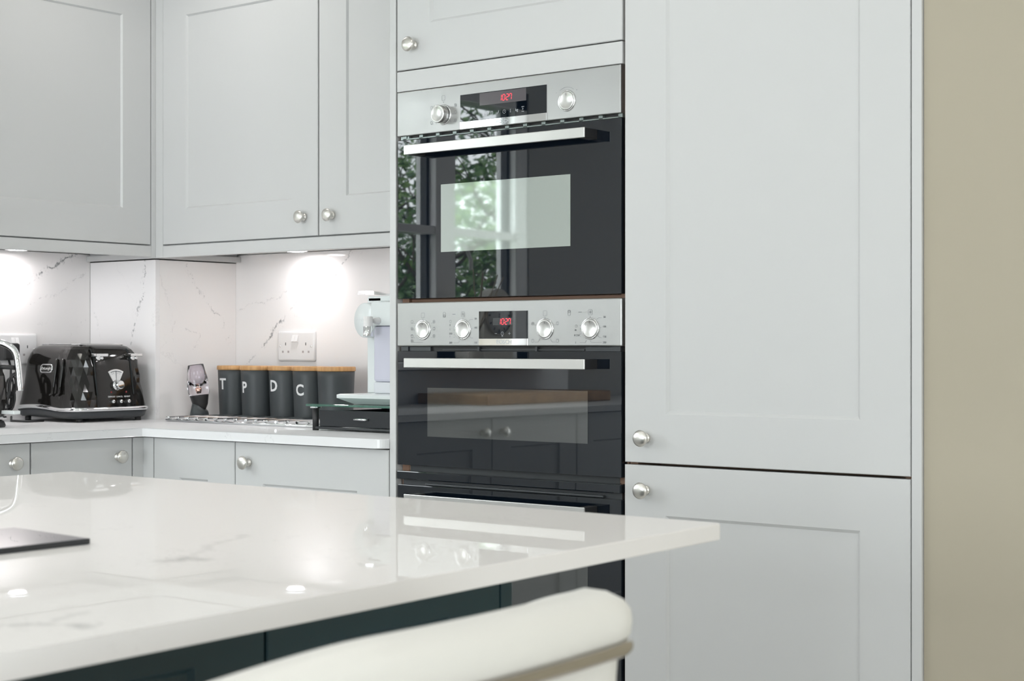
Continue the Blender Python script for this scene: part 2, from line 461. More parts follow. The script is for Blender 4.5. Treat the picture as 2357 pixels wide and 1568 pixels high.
mb.box(-1.795, -.9, -6.6, -6.5, 0, 2.4); mb.box(1.5, 5.0, -6.6, -6.5, 0, 2.4); mb.box(-.9, 1.5, -6.6, -6.5, 2.25, 2.4)
structure('wall_front', mb, WHITEW)

# window in the left wall
win = build('window_1', (lambda m: (m.box(-1.90, -1.80, WY0, WY0+.075, WZ0, WZ1, .004), m.box(-1.90, -1.80, WY1-.075, WY1, WZ0, WZ1, .004),
    m.box(-1.90, -1.80, WY0, WY1, WZ0, WZ0+.06, .004), m.box(-1.90, -1.80, WY0, WY1, WZ1-.07, WZ1, .004),
    m.box(-1.90, -1.80, -1.965, -1.855, WZ0, WZ1, .004),
    m.box(-1.885, -1.805, WY0, WY1, 1.525, 1.555, .003)) and m)(MB()), WPLAS, origin=(0, 0, 0), kind='structure')
mb = MB()
for y in (-1.855, -2.325): mb.box(-1.865, -1.835, y, y+.014, WZ0+.05, WZ1-.06)
build('window_seal', mb, BLKM, win)
build('window_pane', MB().box(-1.86, -1.856, WY0+.07, -1.96, WZ0+.05, WZ1-.06).box(-1.86, -1.856, -1.86, WY1-.07, WZ0+.05, WZ1-.06), PANE, win)
build('window_stay', MB().tube([(-1.80, -1.99, 1.49), (-1.785, -2.0, 1.49), (-1.782, -2.03, 1.44), (-1.782, -2.03, 1.40)], .008), WPLAS, win)
structure('trim_1', MB().box(-1.795, -1.62, WY0-.05, WY1+.05, 1.035, 1.06, .004), WPLAS)
# patio doors behind the camera
w2 = build('window_2', (lambda m: [m.box(x, x+.06, -6.56, -6.50, 0.0, 2.25, .004) for x in (-.9, .27, 1.44)] and m.box(-.9, 1.5, -6.56, -6.50, 0, .07) and m.box(-.9, 1.5, -6.56, -6.50, 2.18, 2.25))(MB()), DKGR, origin=(0, 0, 0), kind='structure')
build('window_pane', MB().box(-.85, 1.45, -6.532, -6.528, .05, 2.2), PANE, w2)

w3 = MB()  # invented right-wall window, put in to brighten faces turned to the right
for y in (-4.0, -3.03, -2.06): w3.box(5.02, 5.08, y, y+.06, .8, 2.2, .004)
w3.box(5.02, 5.08, -4.0, -2.0, .8, .87); w3.box(5.02, 5.08, -4.0, -2.0, 2.13, 2.2)
w3 = build('added_fill_window', w3, WPLAS, origin=(0, 0, 0), kind='structure')
build('window_pane', MB().box(5.048, 5.052, -3.97, -2.03, .85, 2.15), PANE, w3)

# ================================================================== marble splashbacks
single('splashback', MB().box(-1.7945, -1.773, -.9, .3028, WT, 1.381), ST_L, 'white dark-veined quartz splashback slab on the left wall behind the toaster', 'splashback')
single('splashback', MB().box(-1.772, -1.482, .303, .318, WT, 1.357), ST_P1, 'white quartz slab facing the front of the boxed pillar right behind the toaster', 'splashback')
single('splashback', MB().box(-1.497, -1.482, .3182, .5998, WT, 1.357), ST_P2, 'white quartz slab on the side of the boxed pillar behind the wine aerator', 'splashback')
single('splashback', MB().box(-1.4818, -.3205, .60, .6195, WT, 1.381), ST_B, 'white dark-veined quartz splashback slab on the back wall above the canisters', 'splashback')

# ================================================================== cabinet parts
def door_mb(mb, w, h, t=.02, stile=.095, d=.0055, bv=.006, e=.0015, rail=None):
    """local: a 0..w, b 0..t outward, c 0..h; shaker front"""
    rail = rail or stile
    def ring(i, j, y): return [mb.v((i, y, j)), mb.v((w-i, y, j)), mb.v((w-i, y, h-j)), mb.v((i, y, h-j))]
    rs = [ring(0, 0, 0), ring(0, 0, t-e), ring(e, e, t), ring(stile, rail, t), ring(stile+bv, rail+bv, t-d)]
    mb.face(list(reversed(rs[0])))
    for a, b in zip(rs, rs[1:]):
        for i in range(4):
            j = (i+1) % 4; mb.face([a[i], a[j], b[j], b[i]])
    mb.face(rs[-1])
    return mb
KN = [(.0095, 0), (.0098, .002), (.0085, .0035), (.0060, .0055), (.0055, .0085), (.0075, .0105), (.0088, .0120), (.0072, .0140),
      (.0078, .0155), (.0125, .0170), (.0158, .0190), (.0163, .0210), (.0155, .0232), (.0125, .0252), (.0080, .0266), (.0035, .0272), (0, .0274)]
def knob(p, n, parent):
    return build('knob', MB().lathe(KN, p, n, 40), NICKEL, parent)
def door(parent, O, U, N, w, h, kn=None, mt=None, name='door', **kw):
    M = frame(O, U, N)
    d = build(name, door_mb(MB(M), w, h, **kw), mt or PAINT, parent)
    if kn:
        knob(M @ Vector((kn[0], kw.get('t', .02), kn[1])), N, d)
    return d
RX, RN = (1, 0, 0), (0, -1, 0)      # run along the back wall, facing the room
LX, LN = (0, 1, 0), (1, 0, 0)       # run along the left wall, facing the room

# --- oven tower
t = thing('oven_tower_cabinet', (0, .3, 0), 'tall pale grey cabinet tower framing the two built-in ovens', 'cabinet')
mb = MB()
mb.box(-.3005, -.2815, .021, .60, .10, 2.11); mb.box(.2815, .3005, .021, .60, .10, 2.11)
mb.box(-.281, .281, .08, .60, 1.7165, 1.7345); mb.box(-.281, .281, .022, .055, .8455, .8570); mb.box(-.281, .281, .03, .60, 1.2122, 1.2188)
mb.box(-.281, .281, .022, .60, .29, .308); mb.box(-.281, .281, .59, .60, .10, 2.11)
build('carcass', mb, CARC, t)
build('end_panel', MB().box(-.3199, -.3020, 0, .60, 0, 2.13, .001), PAINT, t, label='painted end panel beside the worktop')
door(t, (-.2985, .02, 1.7178), RX, RN, .596, .392, (.050, .0510))
build('filler_panel', MB().box(-.2985, .2980, 0, .02, 1.6712, 1.7150, .0015), PAINT, t)
door(t, (-.2985, .02, .155), RX, RN, .596, .150, name='drawer_front', stile=.05)

# --- compact oven
def strokes(mb, segs, y, w=.0005):
    for (x0, z0, x1, z1) in segs:
        a = Vector((x0, 0, z0)); b = Vector((x1, 0, z1)); d = (b-a)
        if d.length < 1e-6: continue
        nrm = Vector((-d.z, 0, d.x)).normalized()*w/2
        vs = [mb.v((p.x, y, p.z)) for p in (a+nrm, b+nrm, b-nrm, a-nrm)]
        mb.face(vs)
def rrect(cx, cz, w, h, r=.0012):
    x0, x1, z0, z1 = cx-w/2, cx+w/2, cz-h/2, cz+h/2
    return [(x0+r, z0, x1-r, z0), (x1-r, z0, x1, z0+r), (x1, z0+r, x1, z1-r), (x1, z1-r, x1-r, z1), (x1-r, z1, x0+r, z1), (x0+r, z1, x0, z1-r), (x0, z1-r, x0, z0+r), (x0, z0+r, x0+r, z0)]
def circ(cx, cz, r, n=14, a0=0, a1=2*PI):
    P = [(cx+r*math.cos(a0+(a1-a0)*i/n), cz+r*math.sin(a0+(a1-a0)*i/n)) for i in range(n+1)]
    return [(*p, *q) for p, q in zip(P, P[1:])]
SEG = {'0': 'abcdef', '1': 'bc', '2': 'abged', '7': 'abcf', '7b': 'abc'}
def digits(mb, x, zc, h, y):
    w = h*.48; k = .10
    def dig(x, code):
        S = {'a': (0, 1, 1, 1), 'b': (1, 1, 1, .5), 'c': (1, .5, 1, 0), 'd': (0, 0, 1, 0), 'e': (0, .5, 0, 0), 'f': (0, 1, 0, .5), 'g': (0, .5, 1, .5)}
        L = []
        for c in code:
            a = S[c]; p = []
            dx, dz = (a[2]-a[0]), (a[3]-a[1])
            q = (a[0]+dx*.10, a[1]+dz*.09, a[2]-dx*.10, a[3]-dz*.09)
            p = (x+q[0]*w+(q[1]-.5)*h*k, zc+(q[1]-.5)*h, x+q[2]*w+(q[3]-.5)*h*k, zc+(q[3]-.5)*h)
            L.append(p)
        strokes(mb, L, y, h*.115)
    dig(x-w*1.15, 'bc'); dig(x+w*.42, 'abcdef')
    for dz in (-.2, .2):
        strokes(mb, [(x+w*1.78, zc+dz*h-h*.06, x+w*1.78, zc+dz*h+h*.06)], y, h*.12)
    dig(x+w*2.1, 'abged'); dig(x+w*3.5, 'abcf')
def rotary(parent, x, z, y0, pop, r=.0188):
    mb = MB().lathe([(r+.0028, 0), (r+.0030, .0010), (r+.0016, .0022), (r+.0004, .0018)], (x, y0, z), (0, -1, 0), 48, cap=False)
    ring = build('knob_ring', mb, CHROME, parent)
    k = MB().lathe([(r, -.004), (r, pop-.0012), (r-.0004, pop-.0004), (r-.0012, pop), (r-.0035, pop), (r-.0040, pop-.0003), (0, pop-.0003)], (x, y0, z), (0, -1, 0), 56)
    kb = build('rotary_knob', k, STEELH, parent)
    mm = MB(); strokes(mm, [(x, z+r*.55, x, z+r*.8)], y0-pop-.0002, .0006); build('pointer_mark', mm, SYMB, kb)
    return kb
def oven_handle(parent, x0, x1, z0, z1, y=-.045):
    h = build('handle', MB().box(x0, x1, y, y+.0035, z0, z1, .0012), STEELH, parent)
    build('handle_bracket', MB().box(x0+.001, x0+.022, y+.0036, .0005, z0+.0006, z1-.0006, .001).box(x1-.022, x1-.001, y+.0036, .0005, z0+.0006, z1-.0006, .001).box(x0+.02, x1-.02, y+.0036, y+.012, z0+.0006, z1-.0006), BLKM, h)
    return h
def icon(cx, cz, kind):
    L = rrect(cx, cz, .0056, .0068)
    if kind == 0: L += [(cx-.001, cz-.0018, cx+.0014, cz-.0018)]
    if kind == 1: L += circ(cx, cz, .0016, 8)
    if kind == 2: L += [(cx-.002, cz+.002, cx+.002, cz+.002), (cx-.002, cz-.002, cx+.002, cz-.002)]
    if kind == 3: L += [(cx-.002, cz+.002, cx+.002, cz-.002), (cx-.002, cz-.002, cx+.002, cz+.002)]
    if kind == 4: L += [(cx-.0018, cz+.002, cx+.0018, cz+.002)]
    return L

ov = thing('compact_oven', (0, .27, 1.2195), 'built-in compact oven with black glass door, the upper of the two ovens', 'oven')
build('oven_body', MB().box(-.278, .278, .0215, .55, 1.225, 1.664), DKGR, ov)
cp = build('control_panel', MB().box(-.2975, .2950, -.0005, .020, 1.5740, 1.6700, .0018), STEEL, ov, label='brushed steel control panel with display and two knobs')
ds = build('display', MB().box(-.1166, .1130, -.0012, .005, 1.5905, 1.6478, .0004), BLKGL, cp)
build('display_screen', MB().box(-.0630, .0605, -.0016, .004, 1.6204, 1.6460, .0001), LCD, ds)
mb = MB(); digits(mb, -.0035, 1.6322, .0120, -.00185); build('clock_digits', mb, RED, ds)
st = build('logo_strip', MB().box(-.1166, .1130, -.0022, .004, 1.5752, 1.5905, .0004), CHROME, cp)
build('lettering', MB().text('BOSCH', .0105, textM((0, -.0023, 1.5828), (1, 0, 0))), SYMW, st)
mb = MB(); y = -.0016
for i, x in enumerate((-.046, -.030, -.014, .003, .0195, .036, .052)):
    z = 1.6020+.0002*i
    if i in (0, 1): strokes(mb, rrect(x, z, .0066, .0078)+[(x-.002, z+.0015, x+.002, z+.0015), (x-.002, z-.001, x+.002, z-.001)], y)
    elif i == 2: strokes(mb, circ(x-.002, z-.002, .0014, 8)+[(x, z-.002, x+.002, z+.003), (x+.002, z-.001, x+.002, z+.004)], y)
    elif i == 3: strokes(mb, circ(x, z, .0038, 16)+[(x, z+.002, x, z), (x, z, x+.0015, z)], y)
    elif i == 4: strokes(mb, circ(x, z-.002, .0012, 8)+[(x-.0007, z, x-.0007, z+.0038), (x+.0007, z, x+.0007, z+.0038)], y)
    elif i == 5: mb.text('kg', .0080, textM((x, y, z), (1, 0, 0)), .0001)
    else:
        mb.text('start', .0038, textM((x, y, z+.0052), (1, 0, 0)), .0001); mb.text('stop', .0038, textM((x, y, z-.0042), (1, 0, 0)), .0001)
        strokes(mb, [(x-.001, z-.001, x-.001, z+.0022), (x-.001, z+.0022, x+.0014, z+.0006), (x+.0014, z+.0006, x-.001, z-.001)], y)
build('touch_symbols', mb, SYMW, ds)
mb = MB(); y = -.0008; kx, kz = -.1637, 1.6105
L = rrect(kx, kz+.0355, .0088, .0105)+[(kx+.001, kz+.032, kx+.003, kz+.032)]+circ(kx, kz+.0265, .0009, 6)
for i, (sx, dz) in enumerate(((-1, .0145), (-1, .0010), (-1, -.0175), (1, .0145), (1, -.0005), (1, -.0175))):
    cx = kx+sx*.0335; L += icon(cx, kz+dz+.003, (i % 4)); L += [(kx+sx*(.0215+.003*(i % 3)), kz+dz, cx-sx*.004, kz+dz)]
    if dz < -.01: L += [(kx+sx*.0215, kz+dz, kx+sx*.018, kz+dz+.005)]
kx2, kz2 = .1634, 1.6101
L += circ(kx2, kz2, .0275, 14, PI*.28, PI*.72)+[(kx2-.0275, kz2+.018, kx2-.0245, kz2+.018), (kx2+.0235, kz2+.0195, kx2+.0265, kz2+.0195), (kx2+.025, kz2+.018, kx2+.025, kz2+.021)]
for side, nm in ((-1, 'dial'), (1, 'dial')):
    mb = MB(); strokes(mb, [q for q in L if (q[0] < 0) == (side < 0)], y, .0005); build('dial_symbols', mb, SYMB, cp)
rotary(ov, kx, kz, -.0005, .021); rotary(ov, kx2, kz2, -.0005, .003)
mb = MB().box(-.2930, .2930, .012, .022, 1.5600, 1.5745)
vg = build('vent_grille', mb, BLKM, ov)
mb = MB().box(-.286, .290, .004, .013, 1.5660, 1.5682)
for i in range(13): mb.box(-.284+i*.0475, -.284+i*.0475+.010, .004, .013, 1.5665, 1.5735)
mb.box(-.292, -.268, .006, .013, 1.5665, 1.5735)
build('vent_bars', mb, mat('grey_vent_metal', (.25, .29, .28), .3, .6), vg)
dr = build('oven_door', MB().box(-.2960, .2965, 0.0, .020, 1.2195, 1.5645, .0007), BLKGL, ov, label='black mirror glass door with pale inner window')
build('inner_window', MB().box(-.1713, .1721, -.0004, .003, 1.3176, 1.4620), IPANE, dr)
oven_handle(dr, -.2385, .2390, 1.5262, 1.5468)

# --- double oven
ov = thing('double_oven', (0, .27, .33), 'built-in double oven with four knobs, below the compact oven', 'oven')
build('oven_body', MB().box(-.278, .278, .0215, .55, .335, 1.205), DKGR, ov)
cp = build('control_panel', MB().box(-.2975, .2973, -.0005, .020, 1.1161, 1.2113, .0025), STEEL, ov, label='brushed steel control panel with four knobs and clock')
ds = build('display', MB().box(-.0653, .0650, -.0012, .005, 1.1322, 1.1894, .0004), BLKGL, cp)
build('display_screen', MB().box(-.0270, .0245, -.0015, .004, 1.1600, 1.1750, .0001), LCD2, ds)
mb = MB(); digits(mb, -.0060, 1.1676, .0118, -.0018); build('clock_digits', mb, RED, ds)
mb = MB(); strokes(mb, [(-.022, 1.1428, -.016, 1.1428), (.014, 1.1428, .020, 1.1428), (.017, 1.1398, .017, 1.1458)]+circ(-.002, 1.1428, .0035, 14)+[(-.002, 1.1445, -.002, 1.1428), (-.002, 1.1428, -.0008, 1.142)]+circ(-.002, 1.1375, .0014, 8), -.0016); build('touch_symbols', mb, SYMW, ds)
st = build('logo_strip', MB().box(-.0653, .0650, -.0022, .004, 1.1180, 1.1322, .0004), CHROME, cp)
build('lettering', MB().text('BOSCH', .0125, textM((.003, -.0023, 1.1250), (1, 0, 0))), SYMW, st)
mb = MB(); y = -.0008
KX = (-.2221, -.1094, .1086, .2214); KZ = 1.1516
L = []
for k in (0, 2):
    x = KX[k]; L += rrect(x, 1.1830, .0092, .0108)+[(x+.001, 1.1795, x+.003, 1.1795)]+circ(x, 1.1738, .0010, 6)
for k in (1, 3):
    x = KX[k]; L += rrect(x, 1.1840, .0092, .0108)+[(x, 1.1805, x, 1.1875), (x-.0015, 1.182, x-.0015, 1.186), (x+.0015, 1.182, x+.0015, 1.186)]
    L += [(x-.029, 1.1842, x-.0205, 1.1842), (x-.029, 1.1846, x-.0205, 1.1846)]+circ(x, 1.1745, .0007, 6)
    q = x-.052; L += rrect(q, 1.1835, .0064, .0110)+circ(q, 1.1812 if k == 1 else 1.1862, .0022, 10)
for i, dz in enumerate((.0145, -.0005, -.0165, -.027)):
    x = KX[0]-.0315; L += icon(x, KZ+dz+.003, i % 4)
    L += [(x+.0045, KZ+dz, KX[0]-(.0235 if i < 3 else 0), KZ+dz)]
for i, dz in enumerate((.0145, -.0005, -.0165)):
    x = KX[0]+.0315; L += icon(x, KZ+dz+.003, 3-i); L += [(x-.0045, KZ+dz, KX[0]+.0225, KZ+dz)]
for sx, dz, kd in ((-1, .008, 1), (1, .008, 2), (-1, -.027, 4), (1, -.027, 4)):
    x = KX[2]+sx*.0315; L += icon(x, KZ+dz+.003, kd)
    if dz > 0: L += [(x-sx*.0045, KZ+dz, KX[2]+sx*.0225, KZ+dz)]
    else: L += [(x-sx*.0045, KZ+dz, KX[2]+sx*.018, KZ+dz), (KX[2]+sx*.018, KZ+dz, KX[2]+sx*.013, KZ+dz+.007)]
for k in (1, 3):
    x = KX[k]; L += rrect(x-.0345, KZ+(.0175 if k == 1 else .005), .0050, .0052)
    for (dz, xl) in ((.0095, -.026), (.002, -.026), (-.008, -.026), (-.013, -.026)): L += [(x+xl, KZ+dz-.003, x-.0225, KZ+dz-.003)]
    L += [(x-.026, KZ-.028, x-.012, KZ-.028), (x-.012, KZ-.028, x-.009, KZ-.023)]
    L += [(x+.016, KZ+.018, x+.020, KZ+.021), (x+.020, KZ+.021, x+.028, KZ+.021), (x+.0225, KZ+.002, x+.027, KZ+.002), (x+.0185, KZ-.014, x+.022, KZ-.018), (x+.022, KZ-.018, x+.028, KZ-.018)]
    if k == 3: L += [(x, KZ-.023, x+.002, KZ-.028), (x+.002, KZ-.028, x+.028, KZ-.028)]
    for a in range(-30, 11): 
        if a % 2 == 0:
            an = math.radians(a*6); L += [(x+.0238*math.cos(an), KZ+.0238*math.sin(an), x+.0244*math.cos(an), KZ+.0244*math.sin(an))]
TX = {1: (('50', .0345, .0225), ('100', .0345, .0035), ('150', .0345, -.0280), ('200', -.034, -.028), ('250', -.034, -.0085), ('I', -.036, -.0145), ('II', -.036, .0095), ('I', -.036, .0005)),
      3: (('50', .0345, .0225), ('100', .0345, .0035), ('150', .0345, -.0165), ('200', .0345, -.0280), ('I', -.036, -.028), ('II 250', -.033, -.0135), ('III', -.036, -.003))}
for k, (xa, xb) in enumerate(((-.3, -.175), (-.175, 0), (0, .155), (.155, .3))):
    mb = MB(); strokes(mb, [q for q in L if xa <= q[0] < xb], y, .0005)
    for s_, dx, dz in TX.get(k, ()): mb.text(s_, .0058, textM((KX[k]+dx, y, KZ+dz), (1, 0, 0)), .00005)
    build('dial_symbols', mb, SYMB, cp)
for x in KX: rotary(ov, x, KZ, -.0005, .0032)
vg = build('vent_grille', MB().box(-.2930, .2930, .013, .0215, 1.1050, 1.1165), BLKM, ov)
build('vent_bars', MB().box(-.2905, -.2700, .005, .014, 1.1062, 1.1155).box(-.2690, -.2080, .008, .014, 1.1062, 1.1150).box(.204, .268, .008, .014, 1.1062, 1.115).box(.270, .2905, .005, .014, 1.1062, 1.1155).box(-.175, .20, .009, .0125, 1.1078, 1.1098).box(-.075, -.070, .006, .0125, 1.1062, 1.115).box(.078, .083, .006, .0125, 1.1062, 1.115), DKGR, vg)
d1 = build('oven_door', MB().box(-.2960, .2965, 0, .020, .8583, 1.1058, .0008), BLKGL, ov, label='black glass door of the small upper cavity')
build('inner_window', MB().box(-.2096, .2151, -.0004, .003, .9221, 1.0272), IPANE2, d1)
oven_handle(d1, -.2385, .2390, 1.0705, 1.0908)
build('trim_band', MB().box(-.2965, .2965, -.003, .020, .8272, .8450, .0018), BLKGL, ov)
build('vent_rail', MB().box(-.2900, .2900, .012, .0215, .8140, .8275).box(-.2200, .2500, .003, .0125, .8160, .8205, .0015), DKGR, ov)
d2 = build('oven_door', MB().box(-.2960, .2965, 0, .020, .3300, .8148, .0010), BLKGL, ov, label='black glass door of the large lower cavity')
build('inner_window', MB().box(-.2096, .2151, -.0004, .003, .42, .712), IPANE2, d2)
oven_handle(d2, -.2385, .2390, .7795, .7998)

# --- tall larder / fridge housing
t = thing('tall_larder_cabinet', (.604, .3, 0), 'very tall pale grey two-door cabinet to the right of the ovens', 'cabinet')
mb = MB().box(.3035, .3215, .021, .60, .10, 2.11).box(.8835, .9015, .021, .60, .10, 2.11).box(.3215, .8835, .58, .60, .10, 2.11)
mb.box(.3215, .8835, .10, .58, .8790, .8970).box(.3215, .8835, .021, .58, .10, .118).box(.3215, .8835, .021, .58, 2.092, 2.11)
build('carcass', mb, CARC, t)
door(t, (.3040, .02, .8903), RX, RN, .5980, 1.2197, (.050, .0480))
door(t, (.3035, .02, .1550), RX, RN, .5985, .7302, (.050, .6823))
build('end_panel', MB().box(.9046, .9236, -.001, .60, 0, 2.13, .001), PAINT, t, label='slim end panel next to the beige wall')
single('plinth', MB().box(-.30, .9040, .05, .068, 0, .0995), PAINT, 'pale grey plinth board under the oven tower and tall cabinet', 'plinth')
single('cornice', MB().box(-.3199, .9236, -.02, .60, 2.1305, 2.18, .003), PAINT, 'pale grey cornice board above the oven tower', 'cornice')

# --- wall cabinets
t = thing('wall_cabinet', (-.87, .44, 1.375), 'pale grey double-door wall cabinet on the back wall left of the ovens', 'cabinet')
build('carcass', MB().box(-1.4215, -.3215, .301, .5985, 1.383, 2.11), PAINT, t)
door(t, (-1.4224, .30, 1.3955), RX, RN, .5981, .7145, (.5499, .0485), bv=.004)
door(t, (-.8197, .30, 1.3955), RX, RN, .4965, .7145, (.0474, .0485), bv=.004)
build('pelmet', MB().box(-1.4224, -.3215, .280, .300, 1.3598, 1.3918, .0012), PAINT, t)
t = thing('wall_cabinet', (-1.62, -.04, 1.375), 'pale grey single-door wall cabinet on the left wall above the toaster', 'cabinet')
build('carcass', MB().box(-1.7725, -1.474, -.60, .262, 1.383, 2.11), PAINT, t)
door(t, (-1.473, -.337, 1.3960), LX, LN, .5999, .7140, (.05, .0485), bv=.004)
door(t, (-1.473, -.60, 1.3960), LX, LN, .2600, .7140, None, bv=.004)
build('pelmet', MB().box(-1.473, -1.453, -.60, .2650, 1.3625, 1.3925, .0012), PAINT, t)
t = thing('corner_post', (-1.44, .29, 1.36), 'pale grey corner post where the two runs of wall cabinets meet', 'corner post')
build('post', MB().box(-1.473, -1.4528, .2655, .300, 1.3600, 2.11, .0006).box(-1.4525, -1.4230, .2803, .300, 1.3600, 2.11, .0006), PAINT, t)
build('pillar_boxing', MB().box(-1.7725, -1.460, .2905, .3015, 1.3602, 1.3755).box(-1.4800, -1.4600, .3017, .5985, 1.3602, 1.3755), PAINT, t)
build('corner_filler', MB().box(-1.7725, -1.4745, .3022, .5985, 1.3765, 2.11), PAINT, t)

# --- base cabinets, back run
def carc(parent, x0, x1, y0, y1, z0=.15, z1=.889):
    build('carcass', MB().box(x0, x1, y0, y1, z0, z1), GAP, parent)
t = thing('base_cabinet', (-.572, .3, .15), 'pale grey base cabinet with one door and knob beside the oven tower', 'cabinet')
carc(t, -.8205, -.3215, .021, .58)
door(t, (-.8193, .02, .155), RX, RN, .4958, .7333, (.0468, .6866), bv=.005)
t = thing('base_cabinet', (-.97, .3, .15), 'pale grey base cabinet with a narrow door under the chrome trivet', 'cabinet')
carc(t, -1.1195, -.8225, .021, .58)
door(t, (-1.1180, .02, .155), RX, RN, .2960, .7333, bv=.005)
# corner filler post (L-shaped)
t = thing('corner_post', (-1.14, .01, .15), 'pale grey filler post in the inner corner of the base cabinets', 'corner post')
build('post', MB().box(-1.1595, -1.1205, 0, .02, .155, .8880, .0006).box(-1.1800, -1.1600, -.0315, .02, .155, .8880, .0006), PAINT, t)
# --- base cabinets, left run
def lbase(y0, y1, label, kn, split=None):
    t = thing('base_cabinet', (-1.45, (y0+y1)/2, .15), label, 'cabinet')
    carc(t, -1.76, -1.181, y0, y1)
    w = y1-y0-.003
    if split is None:
        door(t, (-1.18, y0+.0015, .155), LX, LN, w, .7333, kn, bv=.005)
    else:
        door(t, (-1.18, y0+.0015, .155), LX, LN, split-y0-.003, .7333, (split-y0-.05, .6886), bv=.005)
        door(t, (-1.18, split+.0015, .155), LX, LN, y1-split-.003, .7333, (.047, .6886), bv=.005)
lbase(-.3310, -.0330, 'pale grey base cabinet below the toaster, door knob near its right edge', (.250, .6886))
lbase(-.9330, -.3320, 'pale grey base cabinet below the kettle at the left edge', (.549, .6886))
lbase(-1.8460, -.9340, 'pale grey double base cabinet seen mirrored in the lower oven door', None, -1.39)
lbase(-2.4460, -1.8470, 'pale grey base cabinet on the left wall below the chopping board', (.05, .6886))
lbase(-3.0460, -2.4470, 'pale grey base cabinet at the far end of the left wall', (.05, .6886))
single('plinth', MB().box(-1.24, -1.225, -3.04, .05, 0, .145), PAINT, 'pale grey plinth board under the left-hand base cabinets', 'plinth')
single('plinth', MB().box(-1.22, -.3215, .05, .065, 0, .145), PAINT, 'pale grey plinth board under the back-wall base cabinets', 'plinth')

# --- L-shaped worktop
pts = [(-1.7725, .5985), (-1.7725, -3.06), (-1.137, -3.06), (-1.137, -.021)]
pts += [(-.345, -.021)]
for i in range(1, 7):
    a = -PI/2 + i*PI/2/6
    pts.append((-.345+.0235*math.cos(a), -.0000+.021*math.sin(a)) if i < 7 else None)
pts += [(-.3212, .02), (-.3212, .5985)]
# leave out the pillar footprint
pts = [p for p in pts]
pts = [(-1.4815, .5985), (-1.4815, .3025), (-1.7725, .3025)] + pts[1:]
single('worktop', MB().prism(pts, .8915, WT, .0018), ST_W, 'white quartz L-shaped worktop along the left and back walls', 'worktop')
wt2 = single('worktop_upstand', MB().box(-1.7725, -1.7535, -2.6, -.905, WT, 1.03, .001), ST_W, 'low white quartz upstand below the window sill', 'upstand')

# ================================================================== island
t = thing('kitchen_island', (.5, -2.3, 0), 'dark teal panelled kitchen island under a white quartz top', 'kitchen island')
IX = .847
build('carcass', MB().box(-.06, IX-.021, -3.2, -1.06, .10, .8915), TEALIN, t)
build('corner_trim', MB().box(IX-.03, IX, -1.0624, -1.040, .03, .8905, .001), TEAL, t)
yy = -1.0642
for i, w in enumerate((.3955, .40, .40, .40, .40)):
    door(t, (IX-.02, yy-w+.0035, .12), LX, LN, w-.0035, .770, name='side_panel', mt=TEAL, bv=.006, rail=.0975)
    yy -= w
for i in range(3):
    door(t, (-.05+i*.288+.286, -1.06, .12), (-1, 0, 0), (0, 1, 0), .284, .770, name='door', mt=TEAL)
build('plinth', MB().box(-.02, .79, -3.15, -1.10, 0, .10), TEAL, t)
build('left_side_panel', MB().box(-.08, -.061, -3.2, -1.06, .10, .8905), TEAL, t)
ip = [(-.1019, -1.0006), (-.128, -3.32), (1.2366, -3.32), (1.1826, -2.03), (1.169, -1.7172), (1.1382, -1.0162)]
# rounded far corner
single('island_worktop', MB().prism([(-.1019, -1.0006), (-.128, -3.32), (1.2366, -3.32), (1.1826, -2.03), (1.169, -1.7172), (1.1388, -1.024), (1.1365, -1.0185), (1.131, -1.0162)], .8925, .9120, .0022, 3), ST_I, 'glossy white quartz worktop on the teal island', 'worktop')
t = thing('glass_hob', (.65, -2.0, .912), 'black glass hob panel set on the island worktop', 'hob')
build('glass_panel', MB().prism([(.5827, -1.5838), (.5827, -2.45), (.7344, -2.45), (.7344, -1.5982)], .9122, .9182, .0008), BLKGL, t)
build('steel_rim', MB().prism([(.5840, -1.5850), (.5840, -2.449), (.7330, -2.449), (.7330, -1.5995)], .9120, .9128), DKGR, t)

# ================================================================== sockets
def socket(M, name_label, sw_x, parent_loc, rocker=True):
    t = thing('double_socket', parent_loc, name_label, 'socket')
    w, h = .148, .086
    pl = MB(M)
    rs = []
    for (i, y) in ((0, 0), (0, .004), (.0012, .0065), (.004, .0082), (.0065, .0085)):
        r = .004 if i < .003 else .002
        rs.append([(i, y, i+r), (i+r, y, i), (w-i-r, y, i), (w-i, y, i+r), (w-i, y, h-i-r), (w-i-r, y, h-i), (i+r, y, h-i), (i, y, h-i-r)])
    pl.loft(rs); p = build('face_plate', pl, WPLAS, t)
    for cx in (.0335, w-.0335):
        m = MB(M)
        m.box(cx-.0013, cx+.0013, .0086, .0089, .0455, .0535)
        build('earth_slot', m, BLKM, p)
        m = MB(M)
        for dx in (-.0112, .0112): m.box(cx+dx-.0032, cx+dx+.0032, .0086, .0088, .0245, .0302)
        build('pin_holes', m, mat('socket_shutter', (.42, .38, .38), .5), p)
    for cx in (.0115, w-.0125):
        build('screw', MB(M).lathe([(.0030, .0084), (.0028, .0090), (0, .0092)], (cx, 0, .043), (0, 1, 0), 20), CHROME, p)
    for dx in (0, .0122):
        m = MB(M); x = w/2-.0122+dx-.0005
        m.loft([[(x, .0086, .0745), (x+.0118, .0086, .0745), (x+.0118, .0086, .0545), (x, .0086, .0545)],
                [(x+.0004, .0098, .0735), (x+.0114, .0098, .0735), (x+.0114, .0150, .0565), (x+.0004, .0150, .0565)]], smooth=False)
        build('rocker_switch', m, WPLAS, t)
    return t
M1 = Matrix(((1, 0, 0, -1.2985), (0, -1, 0, .5998), (0, 0, 1, 1.0735), (0, 0, 0, 1)))
socket(M1, 'white double socket on the back wall above the canisters', 0, (-1.2245, .59, 1.0735))
